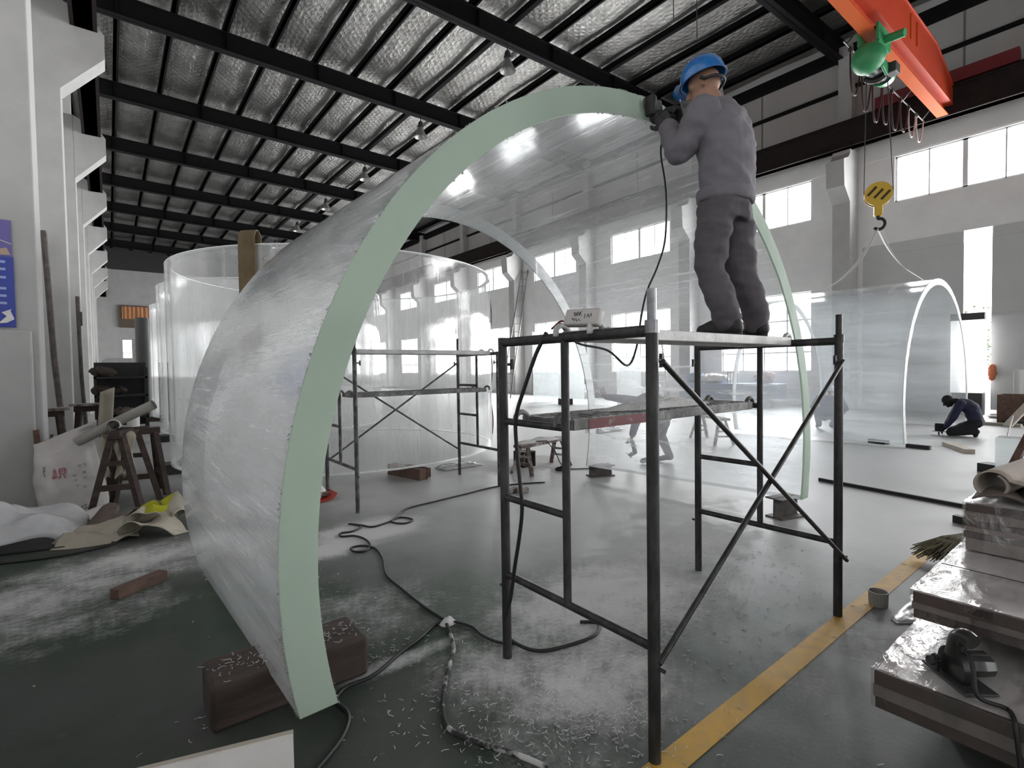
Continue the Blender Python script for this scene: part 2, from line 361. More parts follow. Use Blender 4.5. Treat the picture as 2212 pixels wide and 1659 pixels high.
# columns with crane corbels
def column_left(y, hi=13.2):
    m = M().lo_hi((-1.5, y-.27, 0), (-.6, y+.27, 9.2), bev=.015).lo_hi((-1.5, y-.22, 9.2), (-.85, y+.22, hi))
    poly = [(-.62, 7.35), (.13, 8.2), (.13, 8.68), (.02, 8.85), (-.62, 9.2)]
    m.prism(poly, lambda x, z: (x, y-.27, z), lambda x, z: (x, y+.27, z))
    return m
for i, k in enumerate(range(-1, 8)):
    struct('column_left.%03d' % i, column_left(8.1+6*k+.03), MAT['plaster_col'])
def column_right(y):
    m = M().lo_hi((XW-.75, y-.27, 0), (XW, y+.27, 8.75), bev=.02).lo_hi((XW-.45, y-.2, 8.75), (XW, y+.2, 12.3))
    poly = [(XW-.73, 6.95), (XW-1.25, 7.4), (XW-1.3, 8.25), (XW-.9, 8.4), (XW-.73, 8.6)]
    m.prism(poly, lambda x, z: (x, y-.27, z), lambda x, z: (x, y+.27, z))
    return m
for i, k in enumerate(range(-2, 9)):
    struct('column_right.%03d' % i, column_right(6.75+6*k), MAT['plaster_col'])
# crane runway beams
for nm, x in (('crane_beam_left', -.2), ('crane_beam_right', 19.5)):
    m = M(); z0, z1 = 8.7, 9.52
    m.lo_hi((x-.22, -12, z0), (x+.22, 60, z0+.05)).lo_hi((x-.22, -12, z1-.05), (x+.22, 60, z1)).lo_hi((x-.15, -12, z0), (x+.15, 60, z1))
    m.lo_hi((x-.04, -12, z1), (x+.04, 60, z1+.12))
    struct(nm, m, MAT['beam_black'])
# girts on the upper right wall and lintel band
mg = M()
for z in (10.95, ): mg.lo_hi((XW-.12, -12, z), (XW, 60, z+.11))
mg.lo_hi((XW-.3, -12, 12.0), (XW, 60, 12.35))
struct('trim_1', mg, MAT['steel_black'])
struct('wall_right_shade_panel', M().lo_hi((XW-.006, -12, 9.5), (XW, 60, 12.0)), pm('shaded_white_panel', (.40, .385, .37), .8, col2=(.46, .445, .43), nscale=.8, stretch=(1, 1, .3)))  # overlay on the white upper wall, its shade put into the grey
mj = M()
for k in range(-2, 9):
    for d in (0, 3): mj.lo_hi((XW-.012, 6.75+6*k+d-.03, 9.5), (XW, 6.75+6*k+d+.03, 12.0))
struct('trim_2', mj, pm('panel_joint', (.17, .165, .16), .8))
struct('trim_3', M().lo_hi((XW-.02, -12, 8.3), (XW, 60, 8.42)), MAT['plaster'])
# roof: rafters, purlins, quilted foil
def zb(x): return 12.66-.0365*(x+.8)
def yr(x): return 13.5-.06*(x-10.65)
def rafter():
    m = M(); x0, x1 = -1.5, 20.4
    def strip(a, b, zl, zh):
        v = [Vector((x, yr(x)+s, zb(x)+z)) for x, s, z in ((x0, -a, zl), (x0, a, zl), (x1, a, zl), (x1, -a, zl), (x0, -a, zh), (x0, a, zh), (x1, a, zh), (x1, -a, zh))]
        V = [m.b.verts.new(p) for p in v]
        for q in ((0, 1, 2, 3), (7, 6, 5, 4), (0, 4, 5, 1), (1, 5, 6, 2), (2, 6, 7, 3), (3, 7, 4, 0)): m.b.faces.new([V[i] for i in q])
    strip(.15, 0, 0, .03); strip(.15, 0, .6, .63); strip(.02, 0, .0, .62)
    for x in range(0, 20, 3):
        m.lo_hi((x+.5, yr(x+.5)-.13, zb(x+.5)), (x+.52, yr(x+.5)+.13, zb(x+.5)+.6))
    return m
r0 = struct('rafter', rafter(), MAT['steel_black'])
r0.location = (0, -18, 0)
for k in range(-2, 8):
    c = r0.copy(); c.location = (0, 6*k, 0); C.objects.link(c)
def purlin(x):
    z = zb(x)+.63
    return M().lo_hi((x-.05, -11.9, z), (x+.05, 60, z+.2)).lo_hi((x-.05, -11.9, z), (x+.12, 60, z+.02))
for i in range(15):
    struct('purlin.%03d' % i, purlin(-.95+1.46*i+.0), MAT['steel_black'])
def foil_mat():
    m, t, out = NT('quilted_foil'); b = nd(t, 'BsdfPrincipled')
    b.inputs['Metallic'].default_value = .95; b.inputs['Roughness'].default_value = .33
    v = coords(t)
    n = nd(t, 'TexNoise', i_Vector=v, i_Scale=1.1, i_Detail=5.0)
    t.links.new(ramp(t, n.outputs['Fac'], [(.3, (.23, .225, .215)), (.7, (.40, .395, .38))]), b.inputs['Base Color'])
    w1 = nd(t, 'TexWave', i_Vector=coords(t, (1, 1, 1)), i_Scale=2.2, i_Distortion=1.2, bands_direction='DIAGONAL')
    w2 = nd(t, 'TexWave', i_Vector=coords(t, (1, -1, 1)), i_Scale=2.2, i_Distortion=1.2, bands_direction='DIAGONAL')
    mxm = nd(t, 'Math', operation='MAXIMUM', i_0=w1.outputs['Fac'], i_1=w2.outputs['Fac'])
    n2 = nd(t, 'TexNoise', i_Vector=coords(t, (2, .7, 1)), i_Scale=3.5, i_Detail=7.0, i_Roughness=.65, i_Distortion=.6)
    ad = nd(t, 'Math', operation='MULTIPLY_ADD', i_0=mxm.outputs[0], i_1=.22, i_2=n2.outputs['Fac'])
    bp = nd(t, 'Bump', i_Strength=.5, i_Height=ad.outputs[0]); bp.inputs['Distance'].default_value = .14
    t.links.new(bp.outputs[0], b.inputs['Normal']); t.links.new(b.outputs[0], out.inputs[0]); return m
MAT['foil'] = foil_mat()
def foil(u, v):
    x = -1.6+u*22.1; y = -11.9+v*72
    sag = .07*abs(math.sin(PI*(x+.95)/1.46))+.03*math.sin(y*1.7+x)
    return Vector((x, y, zb(x)+.93-sag))
struct('ceiling', M().grid(foil, 120, 90), MAT['foil'], smooth=True)
tag(finish('roof_cover', M().prism([(-1.7, 0), (20.6, 0)]+[(20.6, .15), (-1.7, .15)], lambda x, z: (x, -11.95, zb(x)+1.0+z), lambda x, z: (x, 60.3, zb(x)+1.0+z)), MAT['steel_black']), kind='structure')
# ================================================================ ACRYLIC ARCHES AND TANKS
MAT['arch'] = acrylic('arch_acrylic', haze=.075, hi=.29, streak=.38, tint=(.965, .975, .98), hcol=(.84, .845, .85), veil=.46)
MAT['edge'] = frosted('frosted_sawn_edge', (.61, .71, .615), .08)
MAT['edge_pale'] = frosted('pale_sawn_edge', (.54, .57, .565), .25)
def arch_fn(F, Bk, th):
    """F, Bk: (cx, cz, R, a, b, zl, zr): circle, plane y = a + b x, foot heights; returns point(s, u, d): s along the arc, u front to back, d depth below the outer skin"""
    def ring(K, s, d):
        cx, cz, R, a, b, zl, zr = K; r = R-d
        tl = PI-math.asin((zl-cz)/r); t_r = math.asin((zr-cz)/r)
        t = tl+(t_r-tl)*s; x = cx+r*math.cos(t); z = cz+r*math.sin(t); return Vector((x, a+b*x, z))
    return lambda s, u, d: ring(F, s, d).lerp(ring(Bk, s, d), u)
def make_arch(name, label, F, Bk, th, wob=.004):
    base = Vector((F[0], F[3]+F[4]*F[0], 0)); t = thing(name, label, 'acrylic arch', base)
    P = arch_fn(F, Bk, th)
    def rough(s, u, d):
        p = P(s, u, d); n = mnoise.noise(Vector((p.x*6, p.z*6, d*9)))*wob
        if u < .01: p.y += n
        return p
    m = M(); e = .006
    m.grid(lambda s, u: P(s, e+(1-2*e)*u, 0), 120, 6); m.grid(lambda s, u: P(s, e+(1-2*e)*u, th), 120, 6)
    for s in (0, 1): finish('foot_edge', M().grid(lambda d, u: P(s, e+(1-2*e)*u, d*th), 2, 6), MAT['edge_pale'], t)
    finish('shell', m, MAT['arch'], t, smooth=50)
    for nm, u0, u1, mt in (('front_edge', 0, e, MAT['edge']), ('rear_edge', 1-e, 1, MAT['edge_pale'])):
        m = M(); m.grid(lambda s, d: rough(s, u0, d*th), 120, 2); m.grid(lambda s, d: rough(s, u1, d*th), 120, 2)
        m.grid(lambda s, u: rough(s, u0+(u1-u0)*u, 0), 120, 1); m.grid(lambda s, u: rough(s, u0+(u1-u0)*u, th), 120, 1)
        for s in (0, 1): m.grid(lambda d, u: rough(s, u0+(u1-u0)*u, d*th), 2, 1)
        finish(nm, m, mt, t)
    return t
FRONT = (3.035, .768, 2.556, 2.03, .03, .205, .205); BACK = (2.95, .765, 2.545, 4.5, .10, .05, .16)
arch1 = make_arch('acrylic_arch', 'large thick clear acrylic arch with pale green sawn edge being ground by the worker above', FRONT, BACK, .146)
# chipped crumbs and torn film along the sawn edge
ck = M(); rc = random.Random(21); PF = arch_fn(FRONT, BACK, .146)
for _ in range(420):
    p = PF(rc.random()**1.5*.62, rc.uniform(.0, .012), rc.choice((-.002, -.002, .148))); r_ = rc.uniform(.003, .010)
    vs = [ck.b.verts.new(p+Vector((rc.uniform(-r_, r_), rc.uniform(-r_, r_), rc.uniform(-r_, r_)))) for _k in range(4)]
    for q in ((0, 1, 2), (0, 2, 3), (0, 3, 1), (1, 3, 2)): ck.b.faces.new([vs[i_] for i_ in q])
tag(finish('edge_crumbs', ck, MAT['edge_pale'], arch1), kind='stuff')
for s0, s1 in ((.535, .562), (.47, .50), (.445, .455)):
    tf = M().sheet(lambda u, v: PF(s0+(s1-s0)*u, .03*v, -.004-.022*abs(math.sin(u*7))*v), 14, 3, .002)
    finish('torn_film', tf, MAT['edge_pale'], arch1)
F2 = (13.75, .80, 2.50, 2.87, .0, .07, .07); B2 = (13.75, .80, 2.50, 6.1, .0, .07, .07)
MAT['arch_keep'] = MAT['arch']; MAT['arch'] = acrylic('far_arch_acrylic', haze=.07, hi=.22, streak=.08, tint=(.955, .97, .98), hcol=(.82, .845, .86))
MAT['edge_keep'] = MAT['edge']; MAT['edge'] = MAT['edge_pale']
make_arch('acrylic_arch', 'second clear acrylic arch hung from the crane by a white sling near the sliding door', F2, B2, .13)
MAT['edge'] = MAT['edge_keep']

MAT['tank'] = acrylic('tank_acrylic', haze=.13, hi=.34, streak=.18, tint=(.95, .955, .955), hcol=(.82, .82, .815), stretch=(1.4, 1.4, .08), nscale=2.2, streak_scale=9, rough=.03)
MAT['tank_rim'] = pm('polished_rim', (.74, .77, .77), .3)
def ring_tank(cx, cy, r, z0, z1, th, label):
    t = thing('acrylic_ring', label, 'acrylic ring', (cx, cy, z0), 'clear acrylic rings standing in a row')
    m = M(); n = 96
    for k, (rr) in enumerate((r, r-th)):
        m.grid(lambda u, v: Vector((cx+rr*math.cos(2*PI*u), cy+rr*math.sin(2*PI*u), z0+.015+(z1-z0-.03)*v)), n, 3)
    finish('wall_sheet', m, MAT['tank'], t, smooth=True)
    for nm, za, zc in (('bottom_rim', z0, z0+.015), ('top_rim', z1-.015, z1)):
        m = M(); prof = [(r-th, za), (r, za), (r, zc), (r-th, zc), (r-th, za)]
        for (ra, a), (rb, b) in zip(prof, prof[1:]):
            m.grid(lambda u, v: Vector((cx+(ra+(rb-ra)*v)*math.cos(2*PI*u), cy+(ra+(rb-ra)*v)*math.sin(2*PI*u), a+(b-a)*v)), n, 1)
        finish(nm, m, MAT['tank_rim'], t, smooth=40)
    return t
ring_tank(3.41, 9.32, 2.71, .155, 3.24, .07, 'nearest wide clear acrylic ring standing on timber blocks behind the far scaffold')
ring_tank(3.66, 15.0, 2.72, .15, 3.67, .07, 'middle clear acrylic ring partly hidden behind the nearest ring')
ring_tank(3.83, 20.6, 2.74, .15, 3.80, .07, 'farthest clear acrylic ring, only its edge showing past the other two')

# ================================================================ SCAFFOLDS
MAT['tube'] = pm('old_scaffold_tube', (.026, .025, .025), .5, metal=.3, col2=(.085, .082, .08), nscale=14, stretch=(1, 1, .4), lo=.45, hi=.8, bump=.1, bscale=120)
MAT['tube_grey'] = pm('dusty_scaffold_tube', (.055, .055, .053), .6, metal=.3, col2=(.20, .20, .195), nscale=10, lo=.45, hi=.72)
MAT['plank_dirty'] = pm('dirty_plank_side', (.10, .10, .097), .65, metal=.2, col2=(.30, .30, .29), nscale=8, lo=.42, hi=.66, bump=.15, bscale=60)
MAT['galv'] = pm('galvanised_spigot', (.34, .34, .35), .38, metal=.8, col2=(.22, .22, .23), nscale=25)
MAT['plank'] = pm('dusty_steel_plank', (.45, .45, .435), .6, metal=.2, col2=(.62, .62, .61), nscale=7, bump=.15, bscale=60)
MAT['plank_dark'] = pm('dusty_plank_deck', (.10, .10, .095), .7, col2=(.45, .45, .44), nscale=9, lo=.4, hi=.62)
MAT['red_paint'] = pm('chipped_red_paint', (.13, .012, .016), .5, col2=(.3, .28, .27), nscale=16, lo=.58, hi=.72)
def scaffold(label, ox, oy, L, W, H, spig, brace_y, r=.0215, tube='tube', sh=.15):
    t = thing('scaffold', label, 'scaffold', (ox, oy, 0), 'steel frame scaffolds')
    k = H/1.70
    def V(x, y, z): return Vector((ox+x, oy+y, z))
    for x in (0, L):
        for y in (0, W):
            rr = r*1.1
            finish('post', M().tube([V(x, y, 0), V(x, y, H+.015)], rr, 16), MAT[tube], t, smooth=40)
        finish('top_rail', M().tube([V(x, 0, H-.01), V(x, W, H-.01)], r*1.05, 14), MAT[tube], t, smooth=40)
        finish('bottom_rail', M().tube([V(x, 0, .455*k), V(x, W, .455*k)], r*.85, 14), MAT[tube], t, smooth=40)
        finish('inner_post', M().tube([V(x, W*.505, .455*k), V(x, W*.505, H)], r*.85, 14), MAT[tube], t, smooth=40)
        for z in (.87, 1.275):
            finish('short_rail', M().tube([V(x, W*.505, z*k), V(x, W, z*k)], r*.8, 12), MAT[tube], t, smooth=40)
    for x, y in spig:
        finish('spigot', M().tube([V(x, y, H-.02), V(x, y, H+sh)], r*.83, 14).tube([V(x, y, H-.02), V(x, y, H+.03)], r*1.25, 14), MAT['galv'] if sh < .2 and x == 0 else MAT['tube'], t, smooth=40)
    by = brace_y
    for z0, z1, d in ((1.57, .36, -.012), (.40, 1.57, .012)):
        s = -1 if by == 0 else 1
        finish('cross_brace', M().tube([V(.0, by+s*.035+d, z0*k), V(L, by+s*.035+d, z1*k)], r*.55, 10), MAT[tube], t, smooth=40)
    for x in (0, L):
        for y in (0, W):
            sgn = 1 if x == 0 else -1
            finish('lock_pin', M().tube([V(x, y, 1.575*k), V(x+sgn*.058, y, 1.575*k)], .008, 8).box(V(x+sgn*.06, y, 1.575*k), (.014, .014, .055)), MAT['tube'], t)
            finish('lock_pin', M().tube([V(x, y, .38*k), V(x, y+(-.05 if y == 0 else .05), .38*k)], .008, 8), MAT['tube'], t)
    return t
scaffold('dark steel frame scaffold in the foreground that the worker in grey stands on', 1.64, 1.21, 1.84, .947, 1.70, ((0, 0), (1.84, 0)), 0, r=.0225)
scaffold('smaller looking dusty steel scaffold farther off between the arch and the acrylic ring', 2.10, 5.43, 1.94, .98, 1.77, ((0, 0), (1.94, .98)), .98, tube='tube_grey', sh=.235)
def plank(label, x0, x1, y0, y1, z, red=False, dusty=False):
    SD = MAT['plank_dirty'] if dusty else MAT['plank']
    t = thing('scaffold_plank', label, 'scaffold plank', ((x0+x1)/2, (y0+y1)/2, z))
    m = M(); h = .05
    n = 26
    for j in range(4):            # folded steel deck with rows of slots
        ya = y0+.01+(y1-y0-.02)*j/4; yb = y0+.01+(y1-y0-.02)*(j+1)/4-.012
        m.lo_hi((x0, ya, z-.012), (x1, yb, z-.002))
    for i in range(n+1):
        x = x0+(x1-x0)*i/n; m.lo_hi((x-.012, y0+.01, z-.014), (x+.012, y1-.01, z-.004))
    for i in range(n):            # raised anti-slip ribs
        x = x0+(x1-x0)*(i+.5)/n; m.bar((x, y0+.03, z), (x+.03, y1-.03, z), .01, .006)
    finish('deck', m, MAT['plank_dark'] if dusty else MAT['plank'], t)
    for y in (y0, y1):
        finish('side_channel', M().lo_hi((x0-.01, y-.012, z-h), (x1+.01, y+.012, z), bev=.004), SD, t)
    for x, s in ((x0, -1), (x1, 1)):
        finish('end_channel', M().lo_hi((x-.015, y0, z-h), (x+.015, y1, z-.004)), SD, t)
        for y in (y0+.03, y1-.03):
            pts = [Vector((x, y, z-.02)), Vector((x+s*.02, y, z+.012)), Vector((x+s*.055, y, z+.022)), Vector((x+s*.085, y, z+.005)), Vector((x+s*.088, y, z-.03))]
            finish('hook', M().tube(spline(pts, 4), .014, 8), SD, t, smooth=True)
    if red: finish('red_band', M().lo_hi((x0+.09, y0-.0135, z-h-.0005), (x0+.62, y0-.011, z-.001)), MAT['red_paint'], t)
    return t
plank('upper steel plank under the boots of the standing worker', 1.70, 3.42, 1.475, 1.745, 1.725)
plank('lower dust-covered steel plank with a chipped red band on the near scaffold', 1.72, 3.40, 1.715, 2.075, 1.305, red=True, dusty=True)
plank('steel plank on the top rails of the far scaffold', 2.17, 3.97, 5.52, 5.80, 1.795)
plank('dark steel plank halfway up the far scaffold', 2.17, 3.97, 5.62, 5.98, 1.30, dusty=True)
# ================================================================ PEOPLE
def organic(m, voxel, it=4, wrinkle=0, wscale=9, adapt=0):
    """fuse overlapping limbs into one continuous smooth surface; returns a builder holding it"""
    me = bpy.data.meshes.new('tmp'); bmesh.ops.recalc_face_normals(m.b, faces=m.b.faces); m.b.to_mesh(me); m.b.free()
    o = bpy.data.objects.new('tmp', me); C.objects.link(o)
    md = o.modifiers.new('r', 'REMESH'); md.mode = 'VOXEL'; md.voxel_size = voxel; md.adaptivity = adapt
    ms = o.modifiers.new('s', 'SMOOTH'); ms.factor = .5; ms.iterations = it
    dg = bpy.context.evaluated_depsgraph_get(); dg.update()
    ev = o.evaluated_get(dg); m2 = bpy.data.meshes.new_from_object(ev)
    bpy.data.objects.remove(o); bpy.data.meshes.remove(me)
    out = M(); out.b.from_mesh(m2); bpy.data.meshes.remove(m2)
    if wrinkle:
        out.b.normal_update()
        for v in out.b.verts:
            p = v.co
            n = mnoise.noise(Vector((p.x*wscale, p.y*wscale, p.z*wscale*1.6)))+.6*mnoise.noise(Vector((p.x*wscale*2.2+5, p.y*wscale*2.2, p.z*wscale*3.6)))
            r = 1-abs(mnoise.noise(Vector((p.x*wscale*.8+p.z*4, p.y*wscale*.8, p.z*wscale*.9+9))))*2.2
            v.co = p+v.normal*wrinkle*(n+.9*max(r, 0))
    return out
class Frame:
    """person frame: right r, front f, up z around an origin"""
    def __init__(s, o, f): s.o = Vector(o); s.f = Vector((f[0], f[1], 0)).normalized(); s.r = Vector((s.f.y, -s.f.x, 0))
    def __call__(s, r, f, z): return s.o+s.r*r+s.f*f+Vector((0, 0, z))
def trunk(m, rings, rv, n=22):
    """stack of ellipses: (centre, half width along rv, half depth)"""
    rv = Vector(rv).normalized(); R = []
    for i, (c, a, b_) in enumerate(rings):
        c = Vector(c); t = (Vector(rings[min(i+1, len(rings)-1)][0])-Vector(rings[max(i-1, 0)][0])).normalized()
        w_ = t.cross(rv).normalized(); u = w_.cross(t).normalized()
        R.append([m.b.verts.new(c+u*a*math.cos(2*PI*k/n)+w_*b_*math.sin(2*PI*k/n)) for k in range(n)])
    for A, B in zip(R, R[1:]):
        for k in range(n): m.b.faces.new((A[k], A[(k+1) % n], B[(k+1) % n], B[k]))
    m.b.faces.new(R[0][::-1]); m.b.faces.new(R[-1])
def hand(m, wr, d, n, side, curl=.5, spread=.06, k=1.0, fat=1.0):
    """palm, four fingers of different length with bends, thumb from the side of the palm. d: along the hand, n: the way the palm faces, side=+1: thumb on d x n"""
    wr = Vector(wr); d = Vector(d).normalized(); n = Vector(n); n = (n-d*n.dot(d)).normalized(); s = d.cross(n)*side
    for i, off in enumerate((.030, .010, -.010, -.028)):
        kn = wr+(d*.088+s*off*1.05-n*.003)*k; m.limb(wr+(d*.012+s*off*.75)*k, kn, .0155*k*fat, .0125*k*fat)
        L = (.044, .049, .045, .035)[i]*k; dirv = (d+s*(spread*(1.5-i)*1.2)).normalized(); p = kn; a = curl*(1+.12*i)
        for j, (f_, r1, r2) in enumerate(((1, .0105, .0098), (.66, .0098, .0090), (.52, .0090, .0078))):
            ang = a*(.55+.5*j); dd = (dirv*math.cos(ang)+n*math.sin(ang)).normalized(); q = p+dd*L*f_
            m.limb(p, q, r1*k*fat, r2*k*fat, seg=10); p = q
    b0 = wr+(d*.022+s*.026)*k; t1 = b0+(d*.030+s*.034+n*.012)*k; t2 = t1+(d*.030+s*.016+n*.012)*k; t3 = t2+(d*.024+s*.004+n*.010)*k
    m.limb(b0, t1, .0155*k*fat, .0125*k*fat); m.limb(t1, t2, .0122*k*fat, .0108*k*fat); m.limb(t2, t3, .0108*k*fat, .0085*k*fat)
def head(m, c, fwd, up, k=1.0):
    """skull, jaw, nose, brows, ears, neck stub around centre c"""
    c = Vector(c); f = Vector(fwd).normalized(); u = Vector(up); u = (u-f*u.dot(f)).normalized(); r = f.cross(u)
    rot = Matrix((r, f, u)).transposed()
    m.ball(c+u*.02*k, (.076*k, .096*k, .105*k), 20, rot); m.ball(c+f*.02*k-u*.055*k, (.058*k, .072*k, .068*k), 16, rot)
    m.limb(c+f*.088*k+u*.01*k, c+f*.112*k-u*.025*k, .010*k, .016*k)
    m.limb(c+f*.088*k-u*.055*k-r*.018*k, c+f*.088*k-u*.055*k+r*.018*k, .009*k, .009*k); m.limb(c+f*.086*k-u*.07*k-r*.012*k, c+f*.086*k-u*.07*k+r*.012*k, .009*k, .009*k)
    m.ball(c+f*.078*k-u*.092*k, (.022*k, .02*k, .02*k), 10, rot)
    for s in (-1, 1):
        m.limb(c+f*.084*k+u*.028*k+r*s*.014*k, c+f*.076*k+u*.026*k+r*s*.05*k, .010*k, .009*k)
        m.ball(c+f*.07*k+u*.005*k+r*s*.045*k, (.02*k, .014*k, .016*k), 10, rot)
        m.ball(c-f*.008*k+r*s*.078*k-u*.005*k, (.010*k, .02*k, .032*k), 10, rot)
def shoe(heel, toe, ankle, mat, t, k=1.0):
    h = Vector(heel); to = Vector(toe); d = (to-h); d.z = 0; d.normalize(); s = Vector((d.y, -d.x, 0)); z = Vector((0, 0, 1)); L = (to-h).length
    m = M(); m.limb(h+d*.04+z*.045, h+d*(L*.5)+z*.045, .040*k, .040*k); m.limb(h+d*(L*.45)+z*.042, h+d*(L-.045)+z*.036, .043*k, .036*k)
    m.limb(h+d*.045+z*.05, Vector(ankle)+z*.02, .045*k, .047*k); m.limb(h+d*.12*k+z*.075, h+d*(L*.72)+z*.05, .034*k, .034*k)
    m2 = organic(m, .009, 3)
    for v in m2.b.verts: v.co.z = max(v.co.z, h.z+.012)
    so = finish('shoe', m2, mat, t, smooth=True)
    sm = M(); poly = []
    for i in range(24):
        a = 2*PI*i/24; q = math.cos(a); w_ = .041*k*(1.0 if q > 0 else .86)
        poly.append((q*L/2, math.sin(a)*w_*(1.12 if .1 < q < .8 else 1)))
    c = h+d*L/2
    sm.prism(poly, lambda x, y: c+d*x+s*y, lambda x, y: c+d*x+s*y+z*.018); finish('sole', sm, mat, so)
    return so
MAT['skin'] = pm('skin_tan', (.32, .17, .115), .6, col2=(.36, .20, .14), nscale=9)
MAT['skin_pale'] = pm('skin_light', (.17, .09, .075), .6)
MAT['work_grey'] = pm('grey_workwear', (.150, .139, .157), .85, col2=(.172, .160, .180), nscale=5, bump=.12, bscale=160)
MAT['work_grey_dark'] = pm('dark_grey_trousers', (.082, .074, .083), .85, col2=(.102, .092, .103), nscale=5, bump=.12, bscale=160)
MAT['blue_shell'] = pm('blue_helmet_shell', (.012, .14, .42), .22, coat=.6)
MAT['black_rubber'] = pm('black_rubber', (.012, .011, .012), .6)
MAT['clear_visor'] = acrylic('clear_visor', haze=.08, hi=.2, rough=.02)
MAT['hair'] = pm('dark_hair', (.015, .013, .012), .7)
MAT['strap_grey'] = pm('grey_strap', (.45, .45, .46), .6)
MAT['glove_dark'] = pm('dark_glove', (.03, .03, .032), .8)

# ---- worker on the scaffold, seen from behind, facing the sawn edge of the arch
W1 = (2.95, 1.64); PZ = 1.725
t = thing('person', 'man in grey work suit and blue helmet standing on the near scaffold, grinding the arch', 'person', (W1[0], W1[1], PZ))
hc = Vector((2.955, 1.775, 3.285)); hf = Vector((-.30, .93, -.22)); hu = Vector((-.06, .2, 1))
shL, elL, wrL = Vector((2.76, 1.665, 3.035)), Vector((2.735, 1.80, 2.835)), Vector((2.80, 1.95, 3.06))
shR, elR, wrR = Vector((3.155, 1.69, 3.07)), Vector((3.27, 1.90, 2.99)), Vector((3.06, 1.985, 3.17))
kL, kR, aL, aR = Vector((2.825, 1.675, 2.15)), Vector((3.075, 1.61, 2.15)), Vector((2.845, 1.565, 1.825)), Vector((3.135, 1.535, 1.825))
b = M()
head(b, hc, hf, hu); b.limb(hc-Vector((0, .02, .05)), (2.965, 1.69, 3.10), .056, .062)
trunk(b, [((2.95, 1.64, 2.50), .15, .10), ((2.95, 1.635, 2.62), .15, .10), ((2.955, 1.635, 2.80), .165, .105), ((2.96, 1.65, 2.96), .18, .11), ((2.96, 1.675, 3.07), .14, .085), ((2.965, 1.69, 3.13), .07, .06)], (1, .03, 0))
for a_, e_, w_, r1 in ((shL, elL, wrL, .052), (shR, elR, wrR, .052)): b.limb(a_, e_, .058, .046); b.limb(e_, w_, .043, .030)
hd = Vector((.25, .35, .9)); hand(b, wrL, (.1, .45, .88), (.9, .2, -.1), 1, 1.0, .02); hand(b, wrR, (-.4, .1, .5), (-.3, .2, -.9), -1, 1.0, .02)
for h_, k_, a_ in (((2.87, 1.64, 2.52), kL, aL), ((3.03, 1.64, 2.52), kR, aR)): b.limb(h_, k_, .085, .056); b.limb(k_, a_, .054, .040); b.limb(a_, a_+Vector((0, .10, -.04)), .036, .028)
finish('body', organic(b, .009, 3), MAT['skin'], t, smooth=True)
j = M()
trunk(j, [((2.955, 1.64, 2.555), .178, .135), ((2.955, 1.64, 2.60), .172, .13), ((2.955, 1.635, 2.66), .187, .145), ((2.955, 1.632, 2.80), .195, .142), ((2.96, 1.645, 2.94), .205, .138), ((2.96, 1.672, 3.05), .175, .112), ((2.965, 1.69, 3.115), .10, .085), ((2.965, 1.70, 3.15), .075, .072)], (1, .03, 0))
for a_, e_, w_ in ((shL, elL, wrL), (shR, elR, wrR)):
    j.limb(a_, e_, .082, .074); j.limb(e_, e_.lerp(w_, .9), .073, .058); j.limb(e_.lerp(w_, .82), e_.lerp(w_, .93), .056, .050)
jo = finish('jacket', organic(j, .010, 4, .013, 6), MAT['work_grey'], t, smooth=True)
wb_ = M(); trunk(wb_, [((2.955, 1.64, 2.525), .186, .146), ((2.955, 1.64, 2.54), .197, .156), ((2.955, 1.64, 2.59), .197, .156), ((2.955, 1.64, 2.605), .186, .146)], (1, .03, 0), 40)
finish('waistband', organic(wb_, .008, 3, .003, 12), MAT['work_grey'], t, smooth=True)
cl = M(); cl.tube([Vector((2.965, 1.70, 3.135))+Vector((.072*math.cos(a), .07*math.sin(a), .012*math.sin(a)+.012)) for a in [2*PI*i/20 for i in range(21)]], .018, 8); finish('collar', cl, MAT['work_grey'], t, smooth=True)
p_ = M()
trunk(p_, [((2.95, 1.64, 2.60), .165, .122), ((2.95, 1.64, 2.50), .178, .135), ((2.95, 1.642, 2.42), .165, .125)], (1, .03, 0))
for h_, k_, a_ in ((Vector((2.865, 1.645, 2.48)), kL, aL), (Vector((3.04, 1.635, 2.48)), kR, aR)):
    p_.limb(h_, k_, .105, .084); p_.limb(k_, k_.lerp(a_, .55), .083, .078); p_.limb(k_.lerp(a_, .5), a_+Vector((0, .0, .02)), .078, .066); p_.limb(a_+Vector((0, .02, .03)), a_+Vector((0, .01, -.015)), .070, .062)
finish('trousers', organic(p_, .010, 4, .014, 7), MAT['work_grey_dark'], t, smooth=True)
shoe((2.87, 1.49, PZ), (2.81, 1.755, PZ), aL, MAT['black_rubber'], t, 1.12); shoe((3.135, 1.475, PZ), (3.195, 1.73, PZ), aR, MAT['black_rubber'], t, 1.12)
